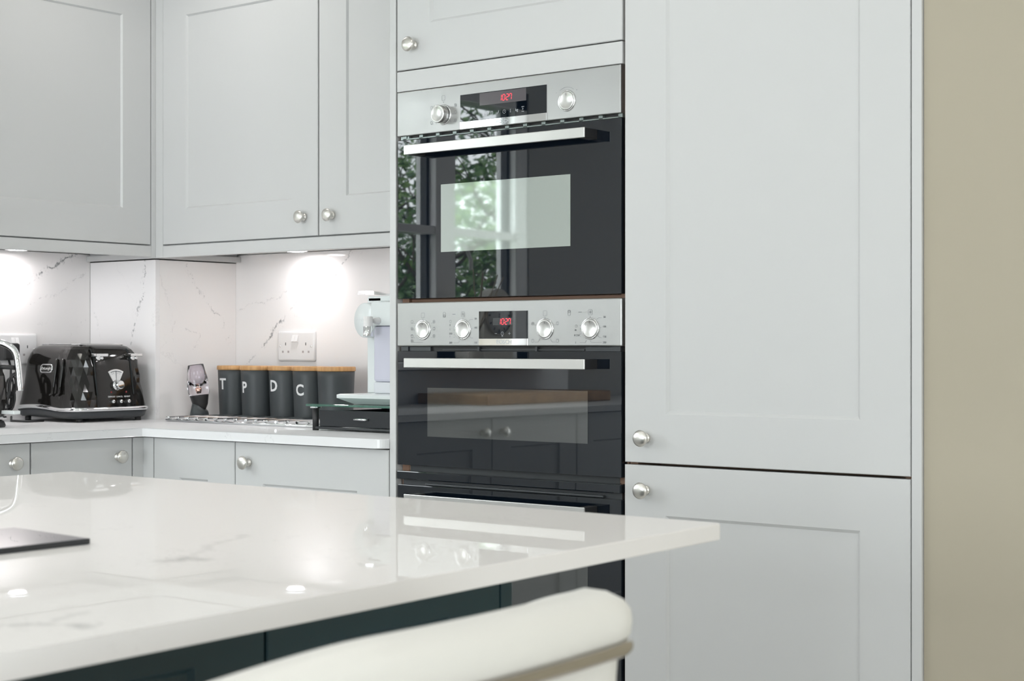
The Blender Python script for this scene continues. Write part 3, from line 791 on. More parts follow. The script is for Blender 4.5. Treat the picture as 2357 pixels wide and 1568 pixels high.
M2 = Matrix(((0, 1, 0, -1.7728), (1, 0, 0, -.030), (0, 0, 1, 1.0655), (0, 0, 0, 1)))
socket(M2, 'white double socket on the left wall behind the kettle handle', 0, (-1.765, .044, 1.0655))

# power plug and cable
t = thing('power_plug', (-1.75, -.005, 1.085), 'black plug with bundled black cable hanging in the left wall socket', 'plug')
build('plug_body', MB().box(-1.7640, -1.7180, -.022, .030, 1.078, 1.125, .006), BLKM, t)
mb = MB()
cab = [(-1.735, .004, 1.080), (-1.728, .006, 1.055), (-1.715, -.004, 1.02), (-1.712, -.012, 1.00)]
mb.tube(cab, .0032, 8)
for k in range(5):
    dy = (k-2)*.0065
    pts = []
    for i in range(28):
        a = 2*PI*i/28
        z = 1.012 + .048*math.cos(a) + .004*k
        pinch = .35 + .65*abs(math.cos(a))**.8
        y = -.012 + (.018*math.sin(a)+dy*.6)*pinch + .012*math.cos(a)
        pts.append((-1.700+.006*(k % 3)-.004*math.cos(a), y-.005, z-.03))
    mb.tube(pts, .0026, 8, closed=True)
mb.tube([(-1.70, -.012, .925), (-1.66, -.04, .9165), (-1.6, -.03, .9160), (-1.60, .02, .9160)], .0030, 8)
build('cable', mb, BLKM, t)
build('cable_tie', MB().box(-1.716, -1.690, -.028, -.006, .975, .985, .003), BLKM, t)

# ================================================================== canisters
def canister(x, y, letter, zc, label, rot=0.0):
    t = thing('storage_canister', (x, y, WT), label, 'canister', 'charcoal canisters with bamboo lids')
    H = .1365
    prof = [(.0420, 0), (.0438, .001), (.0445, .004), (.0452, .02), (.0490, .12), (.0497, H), (.0490, H+.0005), (0, H+.0005)]
    b = build('body', MB().lathe(prof, (x, y, WT), n=64), CAN, t)
    build('lid', MB().lathe([(.0470, H+.0006), (.0512, H+.0012), (.0522, H+.0025), (.0522, H+.0105), (.0512, H+.0125), (.049, H+.0130), (0, H+.0130)], (x, y, WT), n=64), BAMB, t, label='bamboo lid')
    if letter:
        # lettering wrapped round the front of the body
        mm = MB(); cu = Matrix(((1, 0, 0, 0), (0, 1, 0, 0), (0, 0, 1, 0), (0, 0, 0, 1)))
        mm.text(letter, .0400, cu, .0004, bold=.0009)
        for f in list(mm.bm.faces): pass
        bmesh.ops.subdivide_edges(mm.bm, edges=[e for e in mm.bm.edges if e.calc_length() > .006], cuts=3)
        # normalise height to 31 mm and put it upright
        zs = [v.co.y for v in mm.bm.verts]; xs = [v.co.x for v in mm.bm.verts]
        k = .031/(max(zs)-min(zs)); cz = (max(zs)+min(zs))/2; cx = (max(xs)+min(xs))/2
        for v in mm.bm.verts:
            u = (v.co.x-cx)*k*.95; z = zc+(v.co.y-cz)*k; hh = z-WT
            r = .0452+(.0490-.0452)*(hh-.02)/.10 + .0003 + v.co.z
            a = u/r+rot
            v.co = Vector((x+r*math.sin(a), y-r*math.cos(a), z))
        build('letter', mm, LETTER, b)
    return t
canister(-1.373, .500, 'T', 1.0110, 'charcoal canister lettered T with bamboo lid, leftmost of the row')
canister(-1.2695, .492, 'P', 1.0030, 'charcoal canister lettered P with bamboo lid', -.10)
canister(-1.165, .500, 'D', 1.0085, 'charcoal canister lettered D with bamboo lid', -.04)
canister(-1.0605, .490, 'C', .9990, 'charcoal canister lettered C with bamboo lid', .10)
canister(-.956, .480, None, 1.0, 'charcoal canister with no letter showing, rightmost of the row')

# ================================================================== wine aerator
ax, ay = -1.390, .382
t = thing('wine_aerator', (ax, ay, WT), 'small wine aerator with mauve clear cup tilted on a black stand', 'wine aerator')
# stand: truncated cone cut by a sloping top
mb = MB(); n = 40; lo = []; mid = []; hi = []
dirx = Vector((.7837, .6211, 0))
for i in range(n):
    a = 2*PI*i/n; d = Vector((math.cos(a), math.sin(a), 0)); s_ = d.dot(dirx)
    lo.append(Vector((ax, ay, WT)) + d*.0290); ht = .040-.017*s_; r = .0290-.012*(ht/.06)
    hi.append(Vector((ax, ay, WT+ht)) + d*r)
mb.loft([lo, hi]); build('stand', mb, CAN, t)
tilt = (Vector((0, 0, 1))-dirx*.12).normalized(); c0 = Vector((ax, ay, WT))+Vector((0, 0, .030))+dirx*.004
build('funnel', MB().lathe([(.012, -.006), (.021, .012), (.0255, .034), (.0265, .0385)], c0, tilt, 40), BLKM, t)
build('cup', MB().lathe([(.0275, .0390), (.0298, .046), (.0305, .062), (.0285, .085), (.0240, .110), (.0218, .1225), (.0205, .1240), (.0190, .121), (.0215, .100), (.0220, .082), (.0180, .068), (.009, .062), (0, .0612)], c0, tilt, 48, cap=False).lathe([(.0275, .0390), (0, .0390)], c0, tilt, 48, cap=False), MAUVE, t)
build('nozzle', MB().lathe([(.0040, .045), (.0060, .052), (.0060, .060), (0, .060)], c0, tilt, 20), ROSE, t)

# ================================================================== chrome trivet of rods
t = thing('chrome_trivet', (-1.0, .35, WT), 'chrome trivet of parallel rods lying in front of the canisters', 'trivet')
RB = random.Random(3)
for y in (.255, .425):
    build('rail', MB().tube([(-1.377, y, WT+.0042), (-.74, y-.012, WT+.0042)], .0042, 12), CHROME, t)
for i in range(17):
    x = -1.372+i*.0385; o1 = RB.uniform(-.006, .010); 
    mb = MB().tube([(x+.012, .243-o1, WT+.0112), (x, .25, WT+.0112), (x+.015, .345, WT+.0112), (x+.03, .440+o1, WT+.0112)], .0030, 12)
    mb.lathe([(.0040, -.003), (.0040, .003)], (x+.003, .256, WT+.0105), (.15, 1, 0), 12)
    build('rod', mb, CHROME, t)

# ================================================================== capsule drawer with glass top
t = thing('capsule_drawer_stand', (-.54, .32, WT), 'black capsule drawer stand with a glass top beside the oven tower', 'drawer stand')
for x in (-.7250, -.3700):
    for y in (.1750, .4200):
        build('post', MB().cyl((x, y, WT), (x, y, WT+.0540), .0078), BLKM, t)
        build('foot_cap', MB().cyl((x, y, WT+.0541), (x, y, WT+.0585), .0135), CHROME, t)
build('frame_rail', MB().tube([(-.7180, .1690, WT+.0065), (-.3760, .1690, WT+.0065)], .0030).tube([(-.7180, .4250, WT+.0065), (-.3760, .4250, WT+.0065)], .0030).tube([(-.7185, .1720, WT+.0065), (-.7185, .4220, WT+.0065)], .0030).tube([(-.3765, .1720, WT+.0065), (-.3765, .4220, WT+.0065)], .0030), DKGR, t)
dw = build('drawer', MB().box(-.7080, -.3880, .1710, .1740, WT+.0105, WT+.0500, .001).box(-.7080, -.7060, .1745, .41, WT+.0105, WT+.0460).box(-.3900, -.3880, .1745, .41, WT+.0105, WT+.0460).box(-.7060, -.3900, .1745, .41, WT+.0105, WT+.0125).box(-.7060, -.3900, .408, .41, WT+.0105, WT+.0460), mat('black_steel_sheet', (.018, .021, .025), .28), t)
build('drawer_handle', MB().tube([(-.5880, .1705, WT+.0300), (-.5850, .1640, WT+.0300), (-.5500, .1640, WT+.0300), (-.5470, .1705, WT+.0300)], .0030), CHROME, dw)
build('glass_top', MB().box(-.7440, -.3500, .1590, .4400, WT+.0586, WT+.0640, .0015), GREENGL, t)
FOIL = mat('silver_foil_capsule', (.75, .76, .75), .2, 1.0)
for x, wh in ((-.535, 'leftmost of the three silver coffee capsules in the open black drawer'), (-.490, 'middle one of the three silver coffee capsules in the open black drawer'), (-.445, 'silver coffee capsule in the black drawer, nearest the oven tower')):
    single('coffee_capsule', MB().lathe([(.011, 0), (.0135, .020), (.0155, .027), (.018, .0275), (.018, .0285), (.012, .034), (0, .0355)], (x, .205, WT+.0127), n=20), FOIL, wh, 'capsule', 'capsules in the drawer')

# ================================================================== white water dispenser
GZ = WT+.0642
t = thing('water_dispenser', (-.52, .30, GZ), 'white water dispenser with chrome lever on the glass-topped stand', 'water dispenser')
mb = MB()
mb.loft([[(-.625, .205, GZ+.0005), (-.400, .205, GZ+.0005), (-.400, .415, GZ+.0005), (-.625, .415, GZ+.0005)],
         [(-.664, .185, GZ+.0150), (-.385, .185, GZ+.0150), (-.385, .425, GZ+.0150), (-.664, .425, GZ+.0150)],
         [(-.664, .185, GZ+.0230), (-.385, .185, GZ+.0230), (-.385, .425, GZ+.0230), (-.664, .425, GZ+.0230)],
         [(-.658, .191, GZ+.0250), (-.391, .191, GZ+.0250), (-.391, .419, GZ+.0250), (-.658, .419, GZ+.0250)]], smooth=False)
build('base', mb, WPLAS2, t)
build('column', MB().box(-.662, -.616, .290, .325, GZ+.0252, 1.236, .002).box(-.650, -.400, .293, .385, GZ+.0252, 1.0, .002), WPLAS2, t)
build('reservoir', MB().box(-.6090, -.4000, .255, .2895, 1.0300, 1.1655, .006), TANK, t)
build('reservoir_base', MB().box(-.6085, -.4005, .2555, .2895, GZ+.0252, 1.0296, .003), TANK2, t)
build('head', MB().box(-.6110, -.3950, .248, .2895, 1.1660, 1.2240, .003), WPLAS2, t)
build('top_block', MB().box(-.6600, -.4000, .2900, .3600, 1.2250, 1.2400, .003), WPLAS2, t)
disc = build('round_cover', MB().lathe([(.0415, 0), (.0425, .002), (.0425, .024), (.0405, .026), (0, .026)], (-.6390, .285, 1.1800), (-.15, -1, 0), 56), WPLAS2, t)
mb = MB(); strokes(mb, [(-.6640+.004*i, 1.181-.003*(i % 2), -.6640+.004*i+.0026, 1.184-.003*((i+1) % 2)) for i in range(7)], .2505, .0007)
build('faint_script', mb, SYMW, disc)
build('spout', MB().lathe([(.0110, .0005), (.0112, .002), (.0112, .030)], (-.5900, .217, 1.1580), (0, 0, 1), 28).lathe([(.004, 0), (.008, .012), (.0085, .036)], (-.5900, .227, 1.178), (.25, 1, 0), 20), WPLAS, t)
build('spout_sleeve', MB().lathe([(.0117, -.016), (.0120, -.014), (.0120, .008)], (-.5900, .217, 1.1560), (0, 0, 1), 28), CHROME, t)
mb = MB()
pr = [(-.712, .0), (-.706, .006), (-.690, .0085), (-.664, .0085), (-.655, .004)]
mb.loft([[(-.706, .300, 1.2475), (-.706, .318, 1.2475), (-.704, .318, 1.2495), (-.704, .300, 1.2495)],
         [(-.698, .292, 1.2440), (-.698, .326, 1.2440), (-.694, .326, 1.2530), (-.694, .292, 1.2530)],
         [(-.668, .290, 1.2440), (-.668, .328, 1.2440), (-.668, .328, 1.2530), (-.668, .290, 1.2530)],
         [(-.650, .300, 1.2435), (-.650, .318, 1.2435), (-.650, .318, 1.2520), (-.650, .300, 1.2520)],
         [(-.620, .300, 1.2415), (-.620, .318, 1.2415), (-.620, .318, 1.2450), (-.620, .300, 1.2450)],
         [(-.480, .300, 1.2412), (-.480, .318, 1.2412), (-.480, .318, 1.2440), (-.480, .300, 1.2440)]], smooth=False)
build('lever', mb, CHROME, t)

# ================================================================== toaster
TX0, TX1, TY0, TY1 = -1.765, -1.475, .030, .293
t = thing('four_slice_toaster', ((TX0+TX1)/2, (TY0+TY1)/2, WT), 'gloss black faceted four-slice toaster in front of the pillar', 'toaster')
tcx, tcy = (TX0+TX1)/2, (TY0+TY1)/2
hx, hy = (TX1-TX0)/2, (TY1-TY0)/2
def rrloop(ex, ey, r, z, n=15):
    """rounded rectangle loop; 4n points, starting at +x side"""
    P = []
    for q, (sx, sy) in enumerate(((1, 1), (-1, 1), (-1, -1), (1, -1))):
        cx, cy = tcx+sx*(ex-r), tcy+sy*(ey-r)
        for i in range(n):
            a = (q + i/(n-1))*PI/2
            P.append(Vector((cx+r*math.cos(a), cy+r*math.sin(a), z)))
    return P
def resample(P, N):
    L = [0]
    m = len(P)
    for i in range(m): L.append(L[-1]+(P[(i+1) % m]-P[i]).length)
    out = []
    for k in range(N):
        s_ = L[-1]*k/N; i = 0
        while L[i+1] < s_: i += 1
        f = (s_-L[i])/max(1e-9, L[i+1]-L[i]); out.append(P[i].lerp(P[(i+1) % m], f))
    return out
def arch(p):     # the raised base line on the narrow end
    if p.y < tcy-.02:
        f = max(0.0, min(1.0, (tcx+.06-p.x)/.10)); b = math.sin(PI*max(0, min(1, (p.x-TX0)/(2*hx*.72))))
        return .007*b
    return 0.0
N = 64
levels = [(.950, 0, .036), (.972, .003, .038), (.994, .0055, .040), (1.016, .008, .042), (1.038, .0100, .043), (1.060, .0115, .044), (1.080, .0135, .045), (1.0965, .0190, .045), (1.1080, .0250, .044), (1.1160, .0350, .040), (1.1205, .0480, .034)]
FR = random.Random(21)
def fz(p, lv):
    """facet amount by position"""
    if lv == 0 or lv >= 9: return 0
    onx = p.x > tcx+.045
    if not onx: return 0
    if .100 < p.y < .232 and p.x > tcx+.07: return 0
    return 1
mb = MB(); grid = []
for li, (z, ins, r) in enumerate(levels):
    L = rrloop(hx-.006-ins, hy-.006-ins, r, z)
    L = resample(L, N*2)
    row = [L[(2*k + (li % 2)) % (2*N)] for k in range(N)]
    R = []
    for k, p in enumerate(row):
        q = Vector(p)
        if fz(p, li):
            d = Vector((p.x-tcx, p.y-tcy, 0)).normalized(); amp = FR.uniform(-.0024, .0020)
            q += d*amp
        q.z += arch(p)*(1 if li == 0 else max(0, .6-.2*li))
        R.append(q)
    grid.append(R)
V = [[mb.v(p) for p in R] for R in grid]
for li in range(len(V)-1):
    for k in range(N):
        a, b = V[li][k], V[li][(k+1) % N]
        if li % 2 == 0: c, d_ = V[li+1][k], V[li+1][(k-1) % N]; tris = ((a, b, c), (a, c, d_))
        else: c, d_ = V[li+1][(k+1) % N], V[li+1][k]; tris = ((a, b, c), (a, c, d_))
        for tri in tris:
            f = mb.face(list(tri))
            if f:
                ctr = f.calc_center_median()
                f.smooth = not (fz(ctr, 3) or (ctr.x > tcx+.05 and not .108 < ctr.y < .225))
mb.face(V[-1])
body = build('body', mb, BLKPL, t)
# smooth control panel plate between the levers, following the slope
def plate(z): # x of the plate at height z
    for (z0, i0, _), (z1, i1, __) in zip(levels, levels[1:]):
        if z0 <= z <= z1: return TX1-.006-(i0+(i1-i0)*(z-z0)/(z1-z0))+.0012
    return TX1-.08
mb = MB(); rows = []
zl = [.952, .97, .99, 1.01, 1.03, 1.05, 1.065, 1.08, 1.09, 1.0985, 1.106]
for z in zl: rows.append([(plate(z), .1050, z), (plate(z)+.0012, .1100, z), (plate(z)+.0015, .165, z), (plate(z)+.0012, .225, z), (plate(z), .2300, z)])
mb.loft(rows, cap=False, closed=False)
build('control_plate', mb, BLKPL, body)
slot = MB()
for y0 in (.0990, .2200):
    zz = [.985+i*.0125 for i in range(11)]
    for za, zb in zip(zz, zz[1:]):
        ya = y0+(1.11-za)*.06; yb = y0+(1.11-zb)*.06
        xa, xb = plate(za)+.0024, plate(zb)+.0024
        vs = [slot.v(p) for p in ((xa, ya-.0022, za), (xa, ya+.0022, za), (xb, yb+.0022, zb), (xb, yb-.0022, zb))]
        slot.face(vs)
build('lever_slot', slot, TEALIN, body)
for y in (.1130, .2280):
    x = plate(1.088)
    lv = build('lever', MB().box(x+.003, x+.026, y-.020, y+.020, 1.0890, 1.0965, .0008), CHROME, t)
    build('lever_stem', MB().cyl((x-.002, y, 1.0850), (x+.012, y, 1.0850), .006).cyl((x+.004, y+.008, 1.0845), (x+.016, y+.008, 1.0845), .0035), CHROME, lv)
# browning dial window and knob
mb = MB(); yc = .1720; zc = 1.0020; ro, ri = .0520, .0215
def fan(r0, r1, a0, a1, x, n=14):
    A = [a0+(a1-a0)*i/n for i in range(n+1)]
    o_ = [(x, yc+r1*math.sin(a), zc+r1*math.cos(a)) for a in A]; i_ = [(x-.0006, yc+r0*math.sin(a), zc+r0*math.cos(a)) for a in A]
    return i_, o_
def plx(z): return plate(max(.952, min(1.105, z)))+.0019
def addfan(mb, r0, r1, a0, a1, off, n=14):
    A = [a0+(a1-a0)*i/n for i in range(n+1)]
    I = [mb.v((plx(zc+r0*math.cos(a))+off, yc+r0*math.sin(a), zc+r0*math.cos(a))) for a in A]
    O_ = [mb.v((plx(zc+r1*math.cos(a))+off, yc+r1*math.sin(a), zc+r1*math.cos(a))) for a in A]
    for i in range(n): mb.face([I[i], I[i+1], O_[i+1], O_[i]])
addfan(mb, ri, ro, -.52, .52, 0); gd = build('browning_gauge', mb, CHROME, t, label='chrome fan-shaped browning gauge')
mb = MB(); addfan(mb, ri+.0022, ro-.0022, -.47, .47, .0006); build('gauge_face', mb, LETTER, gd)
mb = MB(); addfan(mb, ri+.001, ro-.004, -.03, .03, .0011, 2); addfan(mb, ro-.0065, ro-.0045, -.40, .40, .0010)
for i, a in enumerate((-.33, -.2, .15, .3)): addfan(mb, ro-.0125, ro-.0085, a-.012, a+.012, .0010, 2)
build('gauge_marks', mb, SYMB, gd)
zk = 1.0106
kb = build('browning_knob', MB().lathe([(.0150, 0), (.0145, .004), (.0122, .005), (.0118, .017), (.0110, .0188), (.0088, .0190), (0, .0190)], (plate(zk)+.0012, yc+.002, zk), (1, -.05, .08), 40), CHROME, t)
for y, s_ in ((.1530, 'DEFROST'), (.1790, 'CANCEL'), (.2050, 'REHEAT')):
    b_ = build('push_button', MB().lathe([(.0052, 0), (.0048, .003), (.0046, .009), (.0040, .0098), (0, .0098)], (plate(.966)+.001, y, .9665), (1, 0, .08), 24), CHROME, t)
    build('button_caption', MB().text(s_, .0058, textM((plate(.980)+.0025, y, .9795), (0, 1, 0), (-.3, 0, 1)), .0001), LETTER, b_)
for y in (.1530, .2030):
    build('indicator_lamp', MB().lathe([(.0028, 0), (.0026, .001), (.0012, .0018), (0, .002)], (plate(.992)+.0018, y, .9920), (1, 0, .08), 16), REDL, t)
# logo badge on the narrow end
yb = TY0+.006+.0105
bd = MB(); 
def pill(w, h, n=8):
    P = []
    for q, (sx, sz) in enumerate(((1, 1), (-1, 1), (-1, -1), (1, -1))):
        for i in range(n):
            a = (q+i/(n-1))*PI/2; P.append((sx*(w-h*.75)+h*.75*math.cos(a), sz*h*.25+h*.75*math.sin(a)))
    return P
LC = Vector((-1.6235, yb+.0008, 1.0560)); tl = Vector((0, .20, 1)).normalized()
def lp(a, b, d): return LC+Vector((1, 0, 0))*a+tl*b+Vector((0, -1, .2)).normalized()*d
for (w1, h1) in ((.0255, .0118),):
    o1 = [lp(a, b, -.003) for a, b in pill(w1, h1)]; o2 = [lp(a, b, .0028) for a, b in pill(w1, h1)]
    i1 = [lp(a, b, .0028) for a, b in pill(.0232, .0094)]; i2 = [lp(a, b, .0020) for a, b in pill(.0232, .0094)]
    bd.loft([o1, o2, i1, i2])
lb = build('logo_badge', bd, CHROME, t)
build('badge_field', MB().loft([[lp(a, b, .0021) for a, b in pill(.0231, .0093)], [lp(a, b, .0023) for a, b in pill(.0229, .0091)]]), BLKPL, lb)
build('lettering', MB().text('DeLonghi', .0108, textM(lp(0, 0, .0026), (1, 0, 0), tl), .0002), LETTER, lb)
# cool-touch slots on the narrow end
mb = MB()
for xo in (-1.580, -1.552):
    P = [(xo, yb+.004+(1.085-z)*-.16, z) for z in (1.082, 1.060, 1.035, 1.010, .990)]
    mb.tube([(x_, y_-.0015, z_) for x_, y_, z_ in P]+[(xo-.012, P[-1][1]-.0005, .985)], .0040, 10)
build('end_grip', mb, BLKPL, body)
# chrome band and base
mb = MB()
R0 = [p+Vector((0, 0, arch(p))) for p in resample(rrloop(hx-.002, hy-.002, .038, .9415), N)]
R1 = [p+Vector((0, 0, arch(p))) for p in resample(rrloop(hx, hy, .038, .9425), N)]
R2 = [p+Vector((0, 0, arch(p))) for p in resample(rrloop(hx, hy, .038, .9510), N)]
R3 = [p+Vector((0, 0, arch(p))) for p in resample(rrloop(hx-.007, hy-.007, .036, .9530), N)]
mb.loft([R0, R1, R2, R3], cap=False); build('chrome_band', mb, CHROME, t)
mb = MB()
B = [[p+Vector((0, 0, arch(p)*.9)) for p in resample(rrloop(hx-i, hy-i, .036, z), N)] for z, i in ((.9215, .020), (.9225, .012), (.927, .008), (.935, .006), (.9414, .004))]
mb.loft(B); build('base', mb, DKGR, t)
for (x, y) in ((-1.507, .066), (-1.507, .262), (-1.735, .066), (-1.735, .262)):
    build('foot', MB().cyl((x, y, WT), (x, y, .9235), .0085), BLKM, t)
mb = MB()
for x in (-1.675, -1.640, -1.605, -1.570): mb.box(x-.009, x+.009, .100, .223, 1.1231, 1.1236)
build('bread_slots', mb, TEALIN, body)
build('slot_surround', MB().box(-1.706, -1.534, .090, .233, 1.1200, 1.1232, .0010), CHROME, body)

# ================================================================== kettle (mostly beyond the left edge)
kx_, ky_ = -1.505, -.262
t = thing('kettle', (kx_, ky_, WT), 'kettle with a big curved chrome handle at the left edge', 'kettle')
build('power_base', MB().lathe([(.080, 0), (.082, .004), (.078, .014), (.070, .018), (0, .018)], (kx_, ky_, WT), n=48), BLKM, t)
mb = MB(); rows = []
for li, (r, z) in enumerate(((.075, .020), (.082, .040), (.084, .070), (.082, .100), (.078, .130), (.070, .160), (.058, .182))):
    rows.append([(kx_+(r+(.0015 if (k+li) % 2 else -.0015))*math.cos(2*PI*(k+.5*(li % 2))/28), ky_+(r+(.0015 if (k+li) % 2 else -.0015))*math.sin(2*PI*(k+.5*(li % 2))/28), WT+z) for k in range(28)])
mb.loft(rows, smooth=False); build('body', mb, BLKPL, t)
build('lid', MB().lathe([(.060, .183), (.058, .192), (.035, .200), (.012, .203), (.012, .214), (.016, .222), (0, .226)], (kx_, ky_, WT), n=40), CHROME, t)
build('chrome_ring', MB().lathe([(.076, .0185), (.0845, .021), (.0845, .026), (.078, .028)], (kx_, ky_, WT), n=48, cap=False), CHROME, t)
hd = Vector((.84, .54, 0)).normalized(); O_ = Vector((kx_, ky_, WT))
def hp(r, z): return O_+hd*r+Vector((0, 0, z))
ctl = [(.030, .207), (.060, .214), (.085, .210), (.106, .198), (.116, .180), (.1205, .152), (.1235, .122), (.1255, .100), (.1258, .092)]
pts = []
for i in range(len(ctl)-1):
    p0, p1, p2, p3 = (Vector(ctl[max(0, min(len(ctl)-1, i+j))]) for j in (-1, 0, 1, 2))
    for k in range(6):
        f = k/6; q = .5*((2*p1)+(p2-p0)*f+(2*p0-5*p1+4*p2-p3)*f*f+(3*p1-p0-3*p2+p3)*f**3); pts.append(hp(q.x, q.y))
pts.append(hp(*ctl[-1]))
build('handle', MB().tube(pts, [.0085]*(len(pts)-1)+[.004], 20), CHROME, t)
build('handle_bridge', MB().tube([hp(.055, .150), hp(.085, .152), hp(.112, .150)], .006, 12), BLKM, t)
build('switch_lever', MB().box(kx_+.055, kx_+.125, ky_+.036, ky_+.056, WT+.034, WT+.043, .002), WPLAS2, t)
build('spout', MB().lathe([(.020, 0), (.014, .03), (.008, .045)], (kx_-.055, ky_-.03, WT+.14), (-.8, -.4, .6), 20), CHROME, t)

# ================================================================== bar stool
t = thing('bar_stool', (1.24, -1.87, 0), 'cream padded bar stool with chrome trim pushed up to the island', 'bar stool')
def backpath(s_):
    """plan point of the outer face and its outward normal; s_ -1..1 from the near to the far end"""
    L = .225; t_ = abs(s_); sg = 1 if s_ > 0 else -1
    arc = .050*PI/2; tot = (L-.050)+arc+.045; d = t_*tot
    if d <= L-.050: return Vector((1.4470-.010*(d/(L-.05))**2, -1.852+sg*d, 0)), Vector((1, sg*.10*d/L, 0)).normalized()
    d -= L-.050
    if d <= arc:
        a = d/.050; return Vector((1.387+.050*math.cos(a), -1.852+sg*(L-.050+.050*math.sin(a)), 0)), Vector((math.cos(a), sg*math.sin(a), 0))
    d -= arc
    return Vector((1.387-d, -1.852+sg*L, 0)), Vector((0, sg, 0))
def backring(s_):
    P, Pn = backpath(s_)
    e = max(0, (abs(s_)-.66)/.34)
    top = .9360-.020*e*e
    if s_ < 0: top = .9360-.030*(max(0, -s_-.2)/.8)**1.5
    prof = [(-.008, .56), (-.006, .62), (-.004, .70), (-.002, .80), (0, .870), (.0015, .890), (.0035, .8985), (.0085, .9010), (.0110, .9040), (.0120, .9120), (.0110, .9205), (.0060, .9275), (-.006, .9335), (-.022, .9362), (-.034, .9330), (-.041, .922), (-.041, .80), (-.041, .66), (-.041, .56)]
    R = []
    for d, z in prof:
        zz = z if z < .86 else z - (.9360-top)*((z-.86)/.0755)
        R.append(P+Pn*d+Vector((0, 0, zz)))
    return R
ss = [-1+2*i/60 for i in range(61)]
build('backrest', MB().loft([backring(s_) for s_ in ss]), LEATH, t)
tr = []
for s_ in ss:
    P, Pn = backpath(s_)
    e = max(0, (abs(s_)-.66)/.34)
    tr.append(P+Pn*.0075+Vector((0, 0, .8945-.014*e*e)))
build('chrome_trim', MB().tube(tr, .0058, 12), mat('polished_steel_trim', (.50, .47, .43), .06, 1.0), t)
build('seat', MB().prism([(1.20+.20*math.copysign(abs(math.cos(a))**.6, math.cos(a)), -1.867+.20*math.copysign(abs(math.sin(a))**.6, math.sin(a))) for a in [2*PI*i/48 for i in range(48)]], .555, .64, .03, 4), LEATH, t)
build('column', MB().lathe([(.030, .02), (.030, .30), (.024, .301), (.024, .555)], (1.20, -1.867, 0), n=32), CHROME, t)
build('base', MB().lathe([(.205, 0), (.205, .006), (.16, .014), (.05, .028), (.032, .045), (0, .045)], (1.20, -1.867, 0), n=56), CHROME, t)
build('footrest', MB().tube([(1.20+.15*math.cos(a), -1.867+.15*math.sin(a), .25) for a in [2*PI*i/36 for i in range(36)]], .010, 10, closed=True).cyl((1.06, -1.867, .25), (1.34, -1.867, .25), .008), CHROME, t)

# ================================================================== things mirrored in the oven doors
bdm = MB().box(-1.745, -1.42, -2.42, -1.69, WT+.0005, WT+.0380, .004)
single('chopping_board', bdm, BOARD, 'thick wooden chopping board on the left worktop, seen mirrored in the lower oven door', 'chopping board')
t = thing('mantel_clock', (-1.70, -2.07, 1.06), 'small arched cream clock on the window sill, seen mirrored in the upper oven door', 'clock')
P = [(-.085, 0)]+[(-.085*math.cos(a), .17+.10*math.sin(a)) for a in [PI*i/20 for i in range(21)]]+[(.085, 0)]
M = frame((-1.70, -2.07, 1.0605), (.0, 1, 0), (1, 0, 0))
mb = MB(M); fr = [mb.v((a, .02, b)) for a, b in P]; bk = [mb.v((a, -.03, b)) for a, b in P]
mb.face(fr); mb.face(list(reversed(bk)))
for i in range(len(P)): mb.face([fr[i], bk[i], bk[(i+1) % len(P)], fr[(i+1) % len(P)]])
cs = build('case', mb, CREAM, t)
cc = M @ Vector((0, .0215, .17))
build('dial', MB().lathe([(.070, 0), (.070, .002), (0, .002)], cc, (1, 0, 0), 40), LETTER, t)
build('bezel', MB().lathe([(.075, -.002), (.076, .006), (.070, .006)], cc, (1, 0, 0), 40, cap=False), CREAM, t)
mb = MB()
for i in range(12):
    a = 2*PI*i/12; d = Vector((0, math.sin(a), math.cos(a))); n_ = Vector((0, d.z, -d.y))*.003
    b0 = cc+Vector((.003, 0, 0)); vs = [mb.v(b0+d*.052+n_), mb.v(b0+d*.063+n_), mb.v(b0+d*.063-n_), mb.v(b0+d*.052-n_)]; mb.face(vs)
for a, l in ((PI*.86, .034), (PI*.90+.55, .05)):
    d = Vector((0, math.sin(a), math.cos(a))); n_ = Vector((0, d.z, -d.y))*.0015; b0 = cc+Vector((.004, 0, 0))
    mb.face([mb.v(b0-d*.008+n_), mb.v(b0+d*l+n_*.4), mb.v(b0+d*l-n_*.4), mb.v(b0-d*.008-n_)])
build('hands_and_marks', mb, BLKM, t)
t = thing('reed_diffuser', (-1.68, -1.945, 1.06), 'reed diffuser with thin reeds on the window sill, seen mirrored in the upper oven door', 'diffuser')
build('bottle', MB().lathe([(.030, .0005), (.032, .004), (.032, .075), (.014, .092), (.013, .108), (0, .108)], (-1.68, -1.945, 1.06), n=28), CREAM, t)
for i, (dx, dy) in enumerate(((.03, .060), (.04, .018), (.035, .008), (.05, -.055), (.05, -.09))):
    build('reed', MB().cyl((-1.68, -1.945, 1.155), (-1.68+dx, -1.945+dy, 1.395-.006*i), .0022, 8), REED, t)

